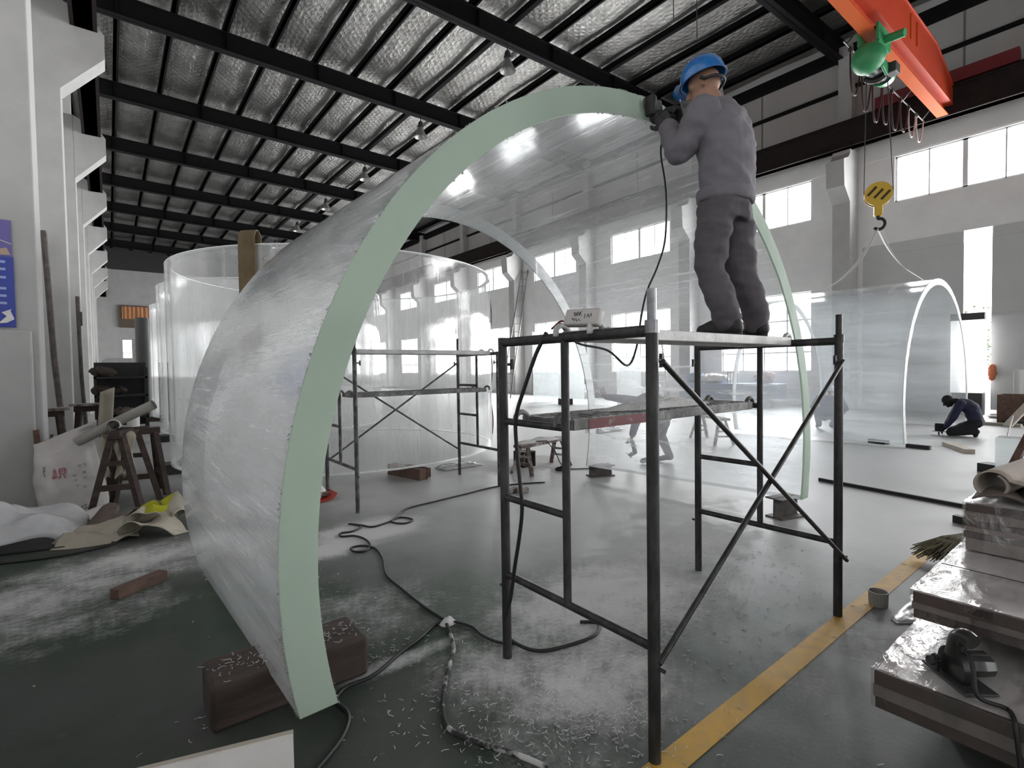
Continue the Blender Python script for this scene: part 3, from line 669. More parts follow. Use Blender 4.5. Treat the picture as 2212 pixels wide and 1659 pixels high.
# helmet, harness, raised visor
rot = Matrix((hf.normalized().cross(hu).normalized(), hf.normalized(), hf.normalized().cross(hu).cross(hf).normalized()*1)).transposed()
hu2 = hf.normalized().cross(hu).normalized().cross(hf.normalized()); R3 = Matrix((hf.normalized().cross(hu).normalized(), hf.normalized(), hu2)).transposed()
MH = Matrix.Translation(hc+hu2*.045) @ R3.to_4x4() @ Matrix.Diagonal((.96, 1.12, 1, 1))
prof = [(.122, .0), (.120, .03), (.112, .065), (.095, .098), (.068, .122), (.03, .134), (.001, .136)]
hm = M().lathe(prof, n=36, mat=MH).lathe([(r_-.006, z_) for r_, z_ in prof], n=36, mat=MH)
hl = finish('helmet', hm, MAT['blue_shell'], t, smooth=True)
br = M(); br.lathe([(.118, .004), (.128, -.004), (.128, -.010), (.117, -.004)], n=36, mat=MH); br.grid(lambda u, v: MH @ Vector((math.sin((u-.5)*1.5)*(.12+.05*v), math.cos((u-.5)*1.5)*(.12+.05*v), -.004-.012*v)), 12, 3); finish('brim', br, MAT['blue_shell'], hl, smooth=True)
hb = M(); hb.tube([MH @ Vector((.108*math.cos(a), .102*math.sin(a), -.035-(.02 if math.sin(a) < 0 else 0))) for a in [PI+PI*i/16 for i in range(17)]], .010, 8); finish('headband', hb, MAT['black_rubber'], hl, smooth=True)
cs = M(); cs.grid(lambda u, v: MH @ Vector((.085+.035*u, -.075+.01*v, .01-.075*u+.022*v)), 4, 2); bmesh.ops.solidify(cs.b, geom=cs.b.faces[:], thickness=.006)
finish('ratchet_strap', cs, MAT['strap_grey'], hl)
vz = M(); vz.sheet(lambda u, v: MH @ Vector((math.sin((u-.5)*1.7+1.15)*.155, math.cos((u-.5)*1.7+1.15)*.155, -.02-.13*v)), 16, 6, .003); finish('visor', vz, MAT['clear_visor'], hl, smooth=True)
ve = M(); ve.tube([MH @ Vector((math.sin(2.0)*.157, math.cos(2.0)*.157, -.02-.13*v/8)) for v in range(9)], .004, 6); finish('visor_rim', ve, MAT['strap_grey'], hl)
for wr_, d_, n_, sd in ((wrL, (.1, .45, .88), (.9, .2, -.1), 1), (wrR, (-.4, .1, .5), (-.3, .2, -.9), -1)):
    gm = M(); hand(gm, wr_, d_, n_, sd, 1.05, .02, 1.04, 1.22); gm.limb(Vector(wr_)-Vector(d_).normalized()*.03, wr_, .036, .034)
    finish('glove', organic(gm, .006, 2), MAT['glove_dark'], t, smooth=True)
# the grinder in his hands
g = thing('angle_grinder', 'dark hand grinder held against the top of the arch edge', 'grinder', (2.86, 2.05, 3.15))
m = M(); m.limb((2.90, 2.045, 3.19), (3.10, 2.03, 3.245), .036, .032).limb((2.84, 2.05, 3.17), (2.92, 2.05, 3.195), .045, .038); finish('motor_body', m, MAT['black_rubber'], g, smooth=True)
m = M().box((2.845, 2.055, 3.225), (.09, .05, .11), ry=-.25, bev=.012); finish('gear_head', m, pm('cast_grey', (.06, .065, .06), .45, metal=.4), g)
m = M().tube([(2.815, 2.005, 3.235), (2.815, 2.008, 3.235)], .06, 24).tube([(2.815, 2.02, 3.235), (2.82, 2.05, 3.23)], .012, 10); finish('disc', M().tube([(2.80, 2.085, 3.245), (2.80, 2.081, 3.245)], .055, 24), pm('grind_disc', (.08, .075, .07), .8), g); m.b.free()
finish('guard', M().box((2.79, 2.055, 3.23), (.05, .07, .14), ry=.1, bev=.02), MAT['black_rubber'], g)

# ---- simple builder for the other workers in a frame a (image-left), b (away), z
def worker(name_label, o, az, px, parts_mat, J, voxel=.011, hair=True, cap=None, grp=None):
    A = Vector((math.sin(az), math.cos(az), 0)); L = Vector((-A.y, A.x, 0)); O = Vector(o)
    P = lambda a, b_, z: O+L*a+A*b_+Vector((0, 0, z))
    t = thing('person', name_label, 'person', O)
    skin, top, bottom, shoem = parts_mat
    q = {k: P(*v) for k, v in J.items() if k not in ('hf', 'hands')}
    hf = L*J['hf'][0]+A*J['hf'][1]+Vector((0, 0, J['hf'][2])); upv = Vector((0, 0, 1)) if abs(hf.normalized().z) < .8 else L
    b = M(); head(b, q['head'], hf, upv, .98); b.limb(q['head'], q['neck'], .052, .06)
    rv = (q['shR']-q['shL'])
    mid = (q['shL']+q['shR'])/2; hp = (q['hipL']+q['hipR'])/2; w = rv.length/2
    bend = q.get('back', mid.lerp(hp, .5))
    trunk(b, [(hp, .15, .10), (hp.lerp(bend, .6), .145, .10), (bend.lerp(mid, .4), .16, .11), (mid, .16, .09)], rv)
    for s in 'LR':
        b.limb(q['sh'+s], q['el'+s], .055, .044); b.limb(q['el'+s], q['wr'+s], .042, .03)
        b.limb(q['hip'+s], q['kn'+s], .085, .058); b.limb(q['kn'+s], q['an'+s], .055, .04); b.limb(q['an'+s], q['to'+s], .036, .03)
        d_, n_, sd, cu, sp = J['hands'][s]; d_ = L*d_[0]+A*d_[1]+Vector((0, 0, d_[2])); n_ = L*n_[0]+A*n_[1]+Vector((0, 0, n_[2]))
        hand(b, q['wr'+s], d_, n_, sd, cu, sp)
    finish('body', organic(b, .0075, 2), skin, t, smooth=True)
    j = M(); trunk(j, [(hp+(hp-bend).normalized()*.03, .17, .125), (hp.lerp(bend, .5), .18, .13), (bend, .185, .14), (bend.lerp(mid, .5), .19, .14), (mid, .17, .11), (mid.lerp(q['neck'], .7), .09, .08)], rv)
    for s in 'LR': j.limb(q['sh'+s], q['el'+s], .078, .068); j.limb(q['el'+s], q['el'+s].lerp(q['wr'+s], .9), .066, .05)
    finish('jacket', organic(j, voxel, 4, .006, 8), top, t, smooth=True)
    p_ = M(); trunk(p_, [(hp+(bend-hp).normalized()*.04, .165, .12), (hp, .175, .13), (hp-(bend-hp).normalized()*.06, .16, .12)], rv)
    for s in 'LR': p_.limb(q['hip'+s], q['kn'+s], .102, .082); p_.limb(q['kn'+s], q['an'+s], .078, .06)
    finish('trousers', organic(p_, voxel, 4, .006, 8), bottom, t, smooth=True)
    for s in 'LR':
        m = M(); m.limb(q['an'+s]-Vector((0, 0, .01)), q['to'+s], .048, .04); m.limb(q['an'+s].lerp(q['to'+s], .5), q['to'+s], .046, .042); m2 = organic(m, .011, 3)
        lo = min(v.co.z for v in m2.b.verts)
        finish('shoe', m2, shoem, t, smooth=True)
    if hair:
        f = hf.normalized(); r = f.cross(upv).normalized(); u = r.cross(f); rot = Matrix((r, f, u)).transposed()
        m = M().ball(q['head']+u*.035-f*.018, (.084, .098, .095), 18, rot)
        finish('cap' if cap else 'hair', organic(m, .012, 3), cap or MAT['hair'], t, smooth=True)
    return t, P
MAT['violet_suit'] = pm('violet_grey_suit', (.075, .065, .12), .85, col2=(.09, .08, .14), nscale=6)
MAT['grey_suit2'] = pm('slate_trousers', (.07, .072, .09), .85)
MAT['navy'] = pm('navy_suit', (.010, .012, .034), .85, col2=(.014, .016, .045), nscale=6)
MAT['near_black'] = pm('black_trousers', (.008, .008, .012), .85)
MAT['blue_suit'] = pm('blue_suit', (.018, .032, .085), .85, col2=(.024, .04, .10), nscale=5)
lean = dict(hf=(.85, 0, -.5), head=(.50, .03, .87), neck=(.40, .02, .93), shL=(.31, .19, .98), shR=(.33, -.17, .93), back=(.10, .02, 1.02), hipL=(-.13, .10, .84), hipR=(-.13, -.09, .84),
            elL=(.60, -.02, 1.04), wrL=(.85, -.08, 1.07), elR=(.36, -.24, .68), wrR=(.42, -.22, .46), knL=(-.02, .13, .44), knR=(.13, -.11, .44), anL=(-.16, .13, .09), anR=(.10, -.11, .09), toL=(.0, .14, .045), toR=(.27, -.12, .045),
            hands=dict(L=((.38, .05, .92), (.35, .9, 0), 1, .12, .17), R=((.25, .05, -.95), (.6, .2, 0), -1, 1.0, .02)))
tp, P = worker('man in violet-grey suit bending forward behind the big arch, one open hand raised', (6.93, 4.98, 0), .9268, 1410, (MAT['skin_pale'], MAT['violet_suit'], MAT['grey_suit2'], MAT['grey_suit2']), lean)
g = thing('angle_grinder', 'small green and grey grinder hanging from the bending man\'s lower hand', 'grinder', P(.44, -.22, .14))
MAT['tool_green'] = pm('tool_green', (.05, .16, .10), .45)
finish('motor_body', M().limb(P(.42, -.22, .37), P(.38, -.22, .2), .032, .036), MAT['tool_green'], g, smooth=True)
finish('gear_head', M().limb(P(.38, -.22, .2), P(.45, -.22, .155), .035, .03), MAT['galv'], g, smooth=True)
finish('disc', M().tube([P(.47, -.22, .15), P(.474, -.22, .146)], .06, 20), MAT['black_rubber'], g)
kneel = dict(hf=(.75, 0, -.65), head=(.235, 0, .73), neck=(.10, 0, .74), shL=(.03, .18, .70), shR=(.03, -.17, .70), back=(-.13, 0, .60), hipL=(-.22, .10, .30), hipR=(-.22, -.10, .30),
             elL=(.16, .20, .42), wrL=(.27, .12, .20), elR=(.14, -.22, .42), wrR=(.27, -.10, .19), knL=(.17, .14, .09), knR=(.18, -.14, .09), anL=(-.20, .12, .12), anR=(-.21, -.12, .12), toL=(-.19, .12, .045), toR=(-.20, -.12, .045),
             hands=dict(L=((.6, -.1, -.6), (.1, 0, -.9), 1, .9, .02), R=((.6, .1, -.6), (.1, 0, -.9), -1, .9, .02)))
tp, P = worker('man in dark navy clothes kneeling with a tool in front of the far arch', (14.0, 2.55, 0), 1.389, 2080, (MAT['near_black'], MAT['navy'], MAT['near_black'], MAT['near_black']), kneel, .013, cap=MAT['near_black'])
finish('belt_stripe', M().tube([P(-.12, -.15, .68), P(-.145, -.16, .60), P(-.15, -.155, .54)], .010, 6), MAT['strap_grey'], tp)
g = thing('belt_sander', 'black power tool on the floor under the kneeling man\'s hands', 'power tool', P(.36, 0, 0))
finish('motor_body', M().box(P(.37, 0, .17), (.12, .16, .16), rz=.2, bev=.02), MAT['near_black'], g)
finish('base_plate', M().box(P(.37, 0, .085), (.2, .24, .012), rz=.2), MAT['galv'], g)
finish('blade', M().box(P(.38, 0, .045), (.02, .02, .085)), MAT['near_black'], g); finish('knob', M().ball(P(.28, 0, .15), .03, 10), MAT['near_black'], g)
crouch = dict(hf=(.05, .9, -.25), head=(-.03, .12, .92), neck=(-.02, .06, .80), shL=(.20, .02, .74), shR=(-.22, .02, .74), back=(0, -.06, .55), hipL=(.10, -.10, .30), hipR=(-.10, -.10, .30),
              elL=(.33, .12, .50), wrL=(.22, .34, .42), elR=(-.34, .12, .48), wrR=(-.20, .34, .42), knL=(.26, .24, .46), knR=(-.28, .24, .44), anL=(.20, .0, .10), anR=(-.06, .0, .10), toL=(.24, .16, .045), toR=(-.08, .16, .045),
              hands=dict(L=((-.3, .9, 0), (0, 0, -1), 1, .6, .03), R=((.3, .9, 0), (0, 0, -1), -1, .6, .03)))
MAT['white_cap'] = pm('white_cap', (.6, .62, .64), .6)
worker('man in blue clothes and pale cap squatting inside the far arch, seen from behind', (13.5, 4.9, 0), 1.225, 1795, (MAT['skin_pale'], MAT['blue_suit'], MAT['blue_suit'], MAT['navy']), crouch, .013, cap=MAT['white_cap'])
# ================================================================ CRANE, LAMPS
MAT['crane_orange'] = pm('crane_orange', (.46, .036, .007), .5, col2=(.50, .046, .009), nscale=1.5)
MAT['crane_rail'] = pm('crane_flange_orange', (.50, .085, .010), .7, spec=.1)
MAT['crane_red'] = pm('crane_dark_red', (.16, .018, .022), .5)
MAT['hoist_green'] = pm('hoist_green', (.035, .25, .095), .4, col2=(.05, .30, .12), nscale=4)
MAT['hook_yellow'] = pm('hook_block_yellow', (.62, .40, .035), .45)
MAT['lamp_grey'] = pm('lamp_housing', (.05, .05, .05), .5, metal=.3); MAT['lamp_shade'] = pm('lamp_reflector', (.34, .34, .33), .35, metal=.5)
MAT['wire'] = pm('steel_wire', (.05, .045, .045), .5, metal=.4)
MAT['webbing_white'] = pm('white_webbing', (.66, .655, .62), .8, bump=.2, bscale=150)
t = thing('overhead_crane', 'orange overhead travelling crane spanning the hall', 'crane', (10, 4.05, 8.9))
# tapering box girder: deep in mid span, narrowing to the end carriage
xs = [0.1, 1.2, 17.6, 19.35]; top = [9.55, 10.05, 10.05, 9.5]
m = M()
for y0, y1 in ((3.82, 3.835), (4.205, 4.22)):
    m.prism([(x, 9.0) for x in (xs[0], xs[-1])]+list(zip(xs[::-1], top[::-1])), lambda x, z: (x, y0, z), lambda x, z: (x, y1, z))
for (xa, za), (xb, zb_) in zip(zip(xs, top), zip(xs[1:], top[1:])): m.bar((xa, 4.02, za), (xb, 4.02, zb_), .46, .02)
m.lo_hi((.1, 3.80, 8.985), (19.35, 4.24, 9.005))
finish('box_girder', m, MAT['crane_orange'], t)
m = M().lo_hi((.3, 3.99, 8.72), (19.2, 4.05, 8.99)); finish('rail_web', m, MAT['crane_orange'], t)
finish('rail_flange', M().lo_hi((.3, 3.89, 8.69), (19.2, 4.15, 8.72)), MAT['crane_rail'], t)
for i in range(2): finish('web_stiffener', M().lo_hi((15.3+.5*i, 3.80, 9.3), (15.33+.5*i, 3.82, 9.9)), MAT['crane_rail'], t)
for x in (-.2, 19.5):
    ec = finish('end_carriage', M().lo_hi((x-.14, 2.45, 9.62), (x+.14, 5.75, 9.98), bev=.01), MAT['crane_red'], t)
    for y in (2.8, 5.4): finish('wheel', M().tube([(x-.06, y, 9.72), (x+.06, y, 9.72)], .09, 20), MAT['wire'], ec)
# hoist hanging from the girder
h = thing('electric_hoist', 'green electric rope hoist hanging under the orange crane girder', 'hoist', (13.9, 4.02, 8.35))
finish('trolley', M().lo_hi((13.1, 3.82, 8.50), (13.9, 3.87, 8.85)).lo_hi((13.1, 4.17, 8.50), (13.9, 4.22, 8.85)).lo_hi((13.15, 3.82, 8.44), (13.85, 4.22, 8.50)), MAT['hoist_green'], h)
for x in (13.25, 13.75):
    for y in (3.87, 4.09): finish('trolley_wheel', M().tube([(x, y, 8.79), (x, y+.08, 8.79)], .065, 16), MAT['wire'], h)
finish('drum', M().tube([(13.12, 4.0, 8.10), (13.95, 4.0, 8.10)], .21, 28), pm('hoist_drum_dark', (.03, .033, .036), .4, metal=.3), h, smooth=40)
R_ = Matrix.Translation((13.12, 4.0, 8.13)) @ Matrix.Rotation(-PI/2, 4, 'Y')
finish('motor_cap', M().lathe([(.001, .34), (.14, .32), (.25, .24), (.31, .10), (.32, 0), (.001, 0)], n=32, mat=R_), MAT['hoist_green'], h, smooth=40)
finish('gear_case', M().tube([(13.95, 4.0, 8.1), (14.2, 4.0, 8.1)], [.25, .2], 24), MAT['hoist_green'], h, smooth=40)
finish('bracket', M().box((13.35, 3.78, 7.98), (.34, .05, .26), ry=.3, bev=.015), MAT['hoist_green'], h)
finish('control_box', M().box((13.7, 3.72, 8.0), (.3, .18, .22), bev=.02), MAT['lamp_grey'], h)
finish('drive_motor', M().tube([(13.5, 3.82, 8.60), (13.46, 3.45, 8.56)], [.09, .085], 16), MAT['hoist_green'], h, smooth=40)
finish('rope_guide', M().tube([(13.62, 4.0+.25*math.cos(a), 8.1+.25*math.sin(a)) for a in [-2.9+i*.27 for i in range(10)]], .06, 8), MAT['wire'], h, smooth=True)
hx, hy, hz = 13.75, 4.0, 5.36; HX = Vector((.93, .36, 0)); HS = Vector((-.36, .93, 0)); H0 = Vector((hx, hy, hz))
for s_ in (-1, 1): finish('wire_rope', M().tube([H0+HS*.27*s_+Vector((0, 0, .05)), (13.6, 4.0+.19*s_, 8.1)], .010, 6), MAT['wire'], h)
k = thing('hook_block', 'yellow crane hook block with dark slots hanging in front of the right wall', 'hook block', (hx, hy, hz))
for s_ in (-1, 1): finish('cheek_plate', M().tube([H0+HX*(.075*s_-.012), H0+HX*(.075*s_+.012)], .265, 28), MAT['hook_yellow'], k, smooth=40)
MAT['slot_dark'] = pm('slot_dark', (.05, .035, .01), .7)
for ds, dz in ((.12, .07), (0, 0), (-.13, -.05)):
    c = H0-HX*.09+HS*ds+Vector((0, 0, dz)); d = (-HS*.6+Vector((0, 0, .65))).normalized()
    finish('slot', M().bar(c-d*.12, c+d*.12, .012, .05, up=HS), MAT['slot_dark'], k)
finish('sheave', M().tube([H0-HX*.05, H0+HX*.05], .24, 28), MAT['wire'], k)
finish('shank', M().box((hx, hy, hz-.36), (.16, .16, .24), rz=.4, bev=.02), MAT['hook_yellow'], k)
hp = [H0+Vector((0, 0, -.48))]+[H0+HS*(-.02-.11*math.cos(a))+Vector((0, 0, -.66+.12*math.sin(a))) for a in [1.7-i*.42 for i in range(11)]]
finish('hook', M().tube(spline(hp, 4), .036, 10), MAT['black_rubber'], k, smooth=True)
# white webbing sling from the hook to both ends of the far arch
def sling(pts, wd):
    P = spline(pts, 10); m = M()
    def fn(u, v):
        i = min(int(u*(len(P)-1)), len(P)-2); f = u*(len(P)-1)-i; p = P[i].lerp(P[i+1], f); tw = 1.2*(1-u)
        return p+Vector((math.cos(tw)*(v-.5)*wd, math.sin(tw)*(v-.5)*wd*.8, math.sin(tw*1.4)*(v-.5)*wd*.6))
    return m.sheet(fn, 50, 2, .012)
s = thing('lifting_sling', 'white webbing sling looped over the crane hook and the far arch', 'lifting sling', (13.83, 4.0, 4.6))
finish('near_leg', sling([(13.80, 4.0, 4.62), (14.0, 3.86, 4.15), (14.13, 3.62, 3.72), (14.2, 3.36, 3.45), (14.05, 3.22, 3.33), (13.8, 3.2, 3.315)], .17), MAT['webbing_white'], s, smooth=True)
finish('far_leg', sling([(13.72, 4.0, 4.60), (13.77, 4.3, 4.05), (13.75, 4.7, 3.6), (13.75, 5.1, 3.37), (13.75, 5.3, 3.315)], .08), MAT['webbing_white'], s, smooth=True)
# festoon cables
MAT['red_cable'] = pm('red_festoon_cable', (.05, .012, .016), .6); MAT['pale_cable'] = pm('pale_festoon_cable', (.5, .4, .38), .6)
f = thing('festoon_cable', 'row of dark red cable loops hanging beside the green hoist', 'cable', (16, 4.4, 8.6))
finish('track', M().tube([(13.0, 4.45, 8.70), (19.2, 4.45, 8.70)], .018, 8), MAT['wire'], f)
for x in (13.2, 15.2, 17.2, 19.0): finish('bracket', M().bar((x, 4.2, 8.99), (x, 4.45, 8.70), .03, .03), MAT['wire'], f)
for i in range(8):
    x = 13.4+.72*i; dp = (.95, 1.1, 1.15, 1.0, .95, .8, .75, .7)[i]; dx = .10
    lp = [Vector((x, 4.45, 8.68)), Vector((x+.02, 4.45, 8.68-dp*.6)), Vector((x+.12, 4.45, 8.68-dp*.95)), Vector((x+.28, 4.45, 8.68-dp)), Vector((x+.42, 4.45, 8.68-dp*.85)), Vector((x+.6, 4.45, 8.68-dp*.4)), Vector((x+.70, 4.45, 8.68))]
    finish('cable_loop', M().tube(spline(lp, 5), .020, 7), MAT['pale_cable'] if i > 5 else MAT['red_cable'], f, smooth=True)
    finish('carrier', M().box((x, 4.45, 8.66), (.08, .06, .12)), MAT['wire'], f)
# second, smaller hoist line and orange cable coils high above the worker
MAT['orange_cable'] = pm('copper_orange_cable', (.45, .16, .07), .5)
c2 = thing('hanging_cable', 'thin orange brown cable loops hanging high up over the worker', 'cable', (6.3, 4.05, 8.6))
m = M()
for a, b_ in ((0, .38), (.22, .62), (.5, .75)):
    m.tube(spline([(6.1+a, 4.05, 8.70), (6.08+a, 4.05, 8.0), (6.2+a, 4.05, 7.72), (6.1+b_, 4.05, 7.75), (6.22+b_, 4.05, 8.1), (6.18+b_, 4.05, 8.70)], 6), .016, 7)
finish('cable', m, MAT['orange_cable'], c2, smooth=True)
w2 = thing('chain_line', 'thin dark wires hanging down from the roof behind the worker\'s helmet', 'wire', (6.2, 4.05, 8))
for x in (6.0, 6.55): finish('wire', M().tube([(x, 4.05, 8.72), (x, 4.05, 6.1)], .007, 6), MAT['wire'], w2)
# pendant lamps under the rafters
def lamp(y, label):
    t = thing('pendant_lamp', label, 'pendant lamp', (10.65, y, 11.75), 'bell shaped pendant lamps in a row under the roof beams')
    finish('hanger', M().tube([(10.65, y, 12.3), (10.65, y, 12.02)], .018, 8), MAT['wire'], t)
    finish('ballast', M().lathe([(.001, .30), (.07, .29), (.10, .22), (.10, .12), (.13, .10), (.13, .04), (.001, .02)], (10.65, y, 11.75), 20), MAT['lamp_grey'], t, smooth=40)
    finish('shade', M().lathe([(.08, .06), (.11, -.02), (.17, -.15), (.26, -.34), (.265, -.36), (.25, -.34), (.16, -.15), (.10, -.02), (.08, .05)], (10.65, y, 11.75), 24), MAT['lamp_shade'], t, smooth=40)
lab = ['bell shaped pendant lamp nearest the camera, just left of the arch top', 'second bell shaped pendant lamp from the camera, over the arch shoulder', 'third bell shaped pendant lamp from the camera in the row receding down the roof',
       'fourth bell shaped pendant lamp from the camera in the row receding down the roof', 'fifth and small bell shaped pendant lamp above the nearest acrylic ring', 'sixth and smallest bell shaped pendant lamp at the far end of the row']
for i, l in enumerate(lab): lamp(13.5+6*i, l)
# ================================================================ PROPS
MAT['wood_dark'] = pm('dark_sooty_timber', (.035, .024, .020), .85, col2=(.07, .05, .042), nscale=5, stretch=(.4, 3, 3), bump=.2, bscale=30)
MAT['wood_brown'] = pm('brown_timber', (.10, .056, .042), .85, col2=(.16, .095, .072), nscale=4, stretch=(.6, 4, 4), bump=.2, bscale=30)
MAT['wood_dusty'] = pm('dust_covered_timber', (.10, .07, .06), .85, col2=(.45, .42, .40), nscale=7, lo=.42, hi=.62)
MAT['wood_pale'] = pm('pale_board', (.36, .32, .27), .8, col2=(.44, .40, .34), nscale=4, stretch=(.5, 3, 3))
MAT['rust_steel'] = pm('rusty_steel', (.055, .05, .048), .7, metal=.3, col2=(.12, .10, .09), nscale=9)
MAT['black_steel'] = pm('black_painted_bar', (.018, .018, .018), .6)
MAT['cable'] = pm('black_cable', (.010, .010, .011), .55)
MAT['cable_dusty'] = pm('dusty_cable', (.02, .02, .02), .8, col2=(.5, .5, .49), nscale=9, lo=.48, hi=.6)
MAT['dust'] = pm('white_acrylic_dust', (.62, .62, .61), .95, col2=(.70, .70, .69), nscale=20, bump=.5, bscale=70)
MAT['white_board'] = pm('white_board', (.82, .80, .78), .6, col2=(.64, .62, .60), nscale=3)
MAT['canvas'] = pm('cream_canvas_sling', (.40, .36, .285), .9, col2=(.50, .46, .38), nscale=4, bump=.35, bscale=180)
MAT['brown_cloth'] = pm('brown_cloth', (.13, .10, .085), .95, col2=(.19, .15, .13), nscale=5, bump=.3, bscale=120)
MAT['yellow_strap'] = pm('yellow_green_strap', (.50, .50, .02), .75)
MAT['sack'] = pm('white_woven_sack', (.56, .53, .52), .8, col2=(.63, .60, .59), nscale=5, bump=.25, bscale=120)
MAT['film'] = acrylic('crumpled_white_film', haze=.62, hi=.92, tint=(.95, .95, .96), hcol=(.86, .86, .87), stretch=(1, 1, 1), nscale=2.5, rough=.25)
MAT['pvc'] = pm('white_plastic', (.70, .70, .67), .45); MAT['pvc_grey'] = pm('grey_pipe', (.27, .26, .24), .7, col2=(.33, .32, .29), nscale=5)
MAT['red_plastic'] = pm('red_plastic', (.45, .045, .03), .5)
MAT['sign_blue'] = pm('sign_blue', (.035, .055, .33), .4, col2=(.045, .07, .37), nscale=3); MAT['sign_violet'] = pm('sign_violet', (.14, .12, .36), .4)
MAT['marker'] = pm('black_marker', (.02, .02, .022), .7); MAT['red_print'] = pm('red_print', (.42, .12, .16), .8); MAT['grey_print'] = pm('grey_print', (.2, .2, .2), .8); MAT['sign_white'] = pm('sign_white', (.35, .42, .75), .5)
MAT['slab_paper'] = pm('masking_paper_slab', (.62, .585, .57), .5, col2=(.66, .63, .61), nscale=2)
MAT['slab_brown'] = pm('brown_slab_edge', (.07, .050, .046), .45, col2=(.095, .068, .063), nscale=4)
MAT['slab_mid'] = pm('pinkish_slab_edge', (.20, .165, .155), .4, col2=(.25, .21, .20), nscale=4)
def wrap_mat():
    m, t, out = NT('shiny_stretch_film'); tr = nd(t, 'BsdfTransparent'); tr.inputs[0].default_value = (.97, .97, .97, 1)
    gl = nd(t, 'BsdfGlossy'); gl.inputs['Roughness'].default_value = .06
    n = nd(t, 'TexNoise', i_Vector=coords(t, (1, 2.2, 1)), i_Scale=5.0, i_Detail=6.0, i_Distortion=1.2)
    bp = nd(t, 'Bump', i_Strength=.5, i_Height=n.outputs['Fac']); bp.inputs['Distance'].default_value = .03; t.links.new(bp.outputs[0], gl.inputs['Normal'])
    f = nd(t, 'MapRange', i_0=n.outputs['Fac'], i_1=.40, i_2=.66, i_3=.10, i_4=.34)
    mx = nd(t, 'MixShader', i_0=f.outputs[0], i_1=tr.outputs[0], i_2=gl.outputs[0]); t.links.new(mx.outputs[0], out.inputs[0]); return m
MAT['wrap'] = wrap_mat()
def dusty_heap(c, rx, ry, h, name='dust_heap', label=None, cat='dust', seed=0):
    def fn(u, v):
        d = u*(.9+.25*mnoise.noise(Vector((math.cos(2*PI*v)*1.5+seed, math.sin(2*PI*v)*1.5, 3)))+.12*mnoise.noise(Vector((math.cos(2*PI*v)*5+seed, math.sin(2*PI*v)*5, 6)))); x, y = d*math.cos(2*PI*v), d*math.sin(2*PI*v); d = u
        n = mnoise.noise(Vector((x*2.2+seed, y*2.2, 0)))*.5+mnoise.noise(Vector((x*7+seed, y*7, 2)))*.25
        z = max(0, (1-d*d*1.05))*h*(1+n)+max(0, 1-d)*.15*h*n
        return Vector((c[0]+x*rx, c[1]+y*ry, c[2]+max(z, 0)*(1-u**6)+.0015))
    return tag(finish(name, M().grid(fn, 22, 48), MAT['dust'], None, smooth=True), label, cat, kind='stuff')
dusty_heap((2.68, 1.92, 1.306), .62, .13, .045, label='white grinding dust heaped along the lower scaffold plank')
# curly shavings scattered on the floor
def shavings():
    m = M(); rnd = random.Random(3)
    spots = [(1.7, 1.55, .35, .3, 520), (2.5, 1.9, .9, .55, 560), (1.25, 1.9, .35, .4, 220), (3.6, 1.9, .8, .5, 240), (1.2, 3.4, .8, .8, 45), (0.2, 4.9, .8, .5, 60), (1.0, 2.62, .3, .1, 60), (.62, 2.62, .3, .09, 150)]
    for cx, cy, sx, sy, n in spots:
        for _ in range(n):
            x, y = rnd.gauss(cx, sx*.6), rnd.gauss(cy, sy*.6)
            if .3 < x < 1.02 and 2.45 < y < 2.75: z = .207
            else: z = .003
            a = rnd.uniform(0, 6.28); L = rnd.uniform(.008, .034); cv = rnd.uniform(-70, 70); w_ = rnd.uniform(.0007, .0017); p = Vector((x, y, z)); pts = [p.copy()]
            for k in range(5):
                a += cv*L/5; p = p+Vector((math.cos(a), math.sin(a), rnd.uniform(-.1, .25)))*L/5; p.z = max(p.z, z); pts.append(p.copy())
            m.tube(pts, w_, 3)
    return m
tag(finish('acrylic_shavings', shavings(), MAT['dust']), 'thin white curls of acrylic swarf scattered over the floor around the near scaffold', 'shavings', kind='stuff')
# --- supports under the arches and rings
single('timber_block', M().lo_hi((.30, 2.49, 0), (1.0, 2.77, .203), bev=.018), MAT['wood_dark'], 'thick dark dusty timber block under the near left foot of the arch', 'timber block')
def ibeam(name, label, c, L, H, W, rz, mat='rust_steel'):
    m = M(); R_ = Matrix.Translation(c) @ Matrix.Rotation(rz, 4, 'Z')
    for d, z in (((L, W, .014), .007), ((L, W, .014), H-.007), ((L, .012, H), H/2)):
        r = bmesh.ops.create_cube(m.b, size=1)['verts']; mm = R_ @ Matrix.Translation((0, 0, z)) @ Matrix.Diagonal((*d, 1))
        for v in r: v.co = mm @ v.co
    return single(name, m, MAT[mat], label, 'steel block')
ibeam('steel_beam_offcut', 'dark steel beam offcut under the near right foot of the big arch', (5.40, 2.36, 0), .34, .203, .2, -.25)
ibeam('steel_beam_offcut', 'rusty steel beam offcut under the far right foot of the big arch', (5.50, 4.96, 0), .36, .157, .2, -.35)
single('timber_block', M().bar((3.30, 7.15, .075), (3.44, 6.42, .075), .13, .15, bev=.008), MAT['wood_brown'], 'reddish brown timber sticking out under the nearest acrylic ring', 'timber block')
single('timber_block', M().bar((3.50, 7.05, .06), (3.58, 6.55, .06), .10, .12, bev=.008), MAT['wood_brown'], 'shorter brown timber beside the reddish one under the nearest ring', 'timber block')
single('timber_block', M().box((.74, 9.6, .076), (.28, .4, .152), bev=.01), MAT['black_steel'], 'black block under the left edge of the nearest acrylic ring', 'timber block')
single('timber_block', M().box((1.02, 14.2, .074), (.5, .4, .148), bev=.01), MAT['black_steel'], 'black block under the left edge of the middle acrylic ring', 'timber block')
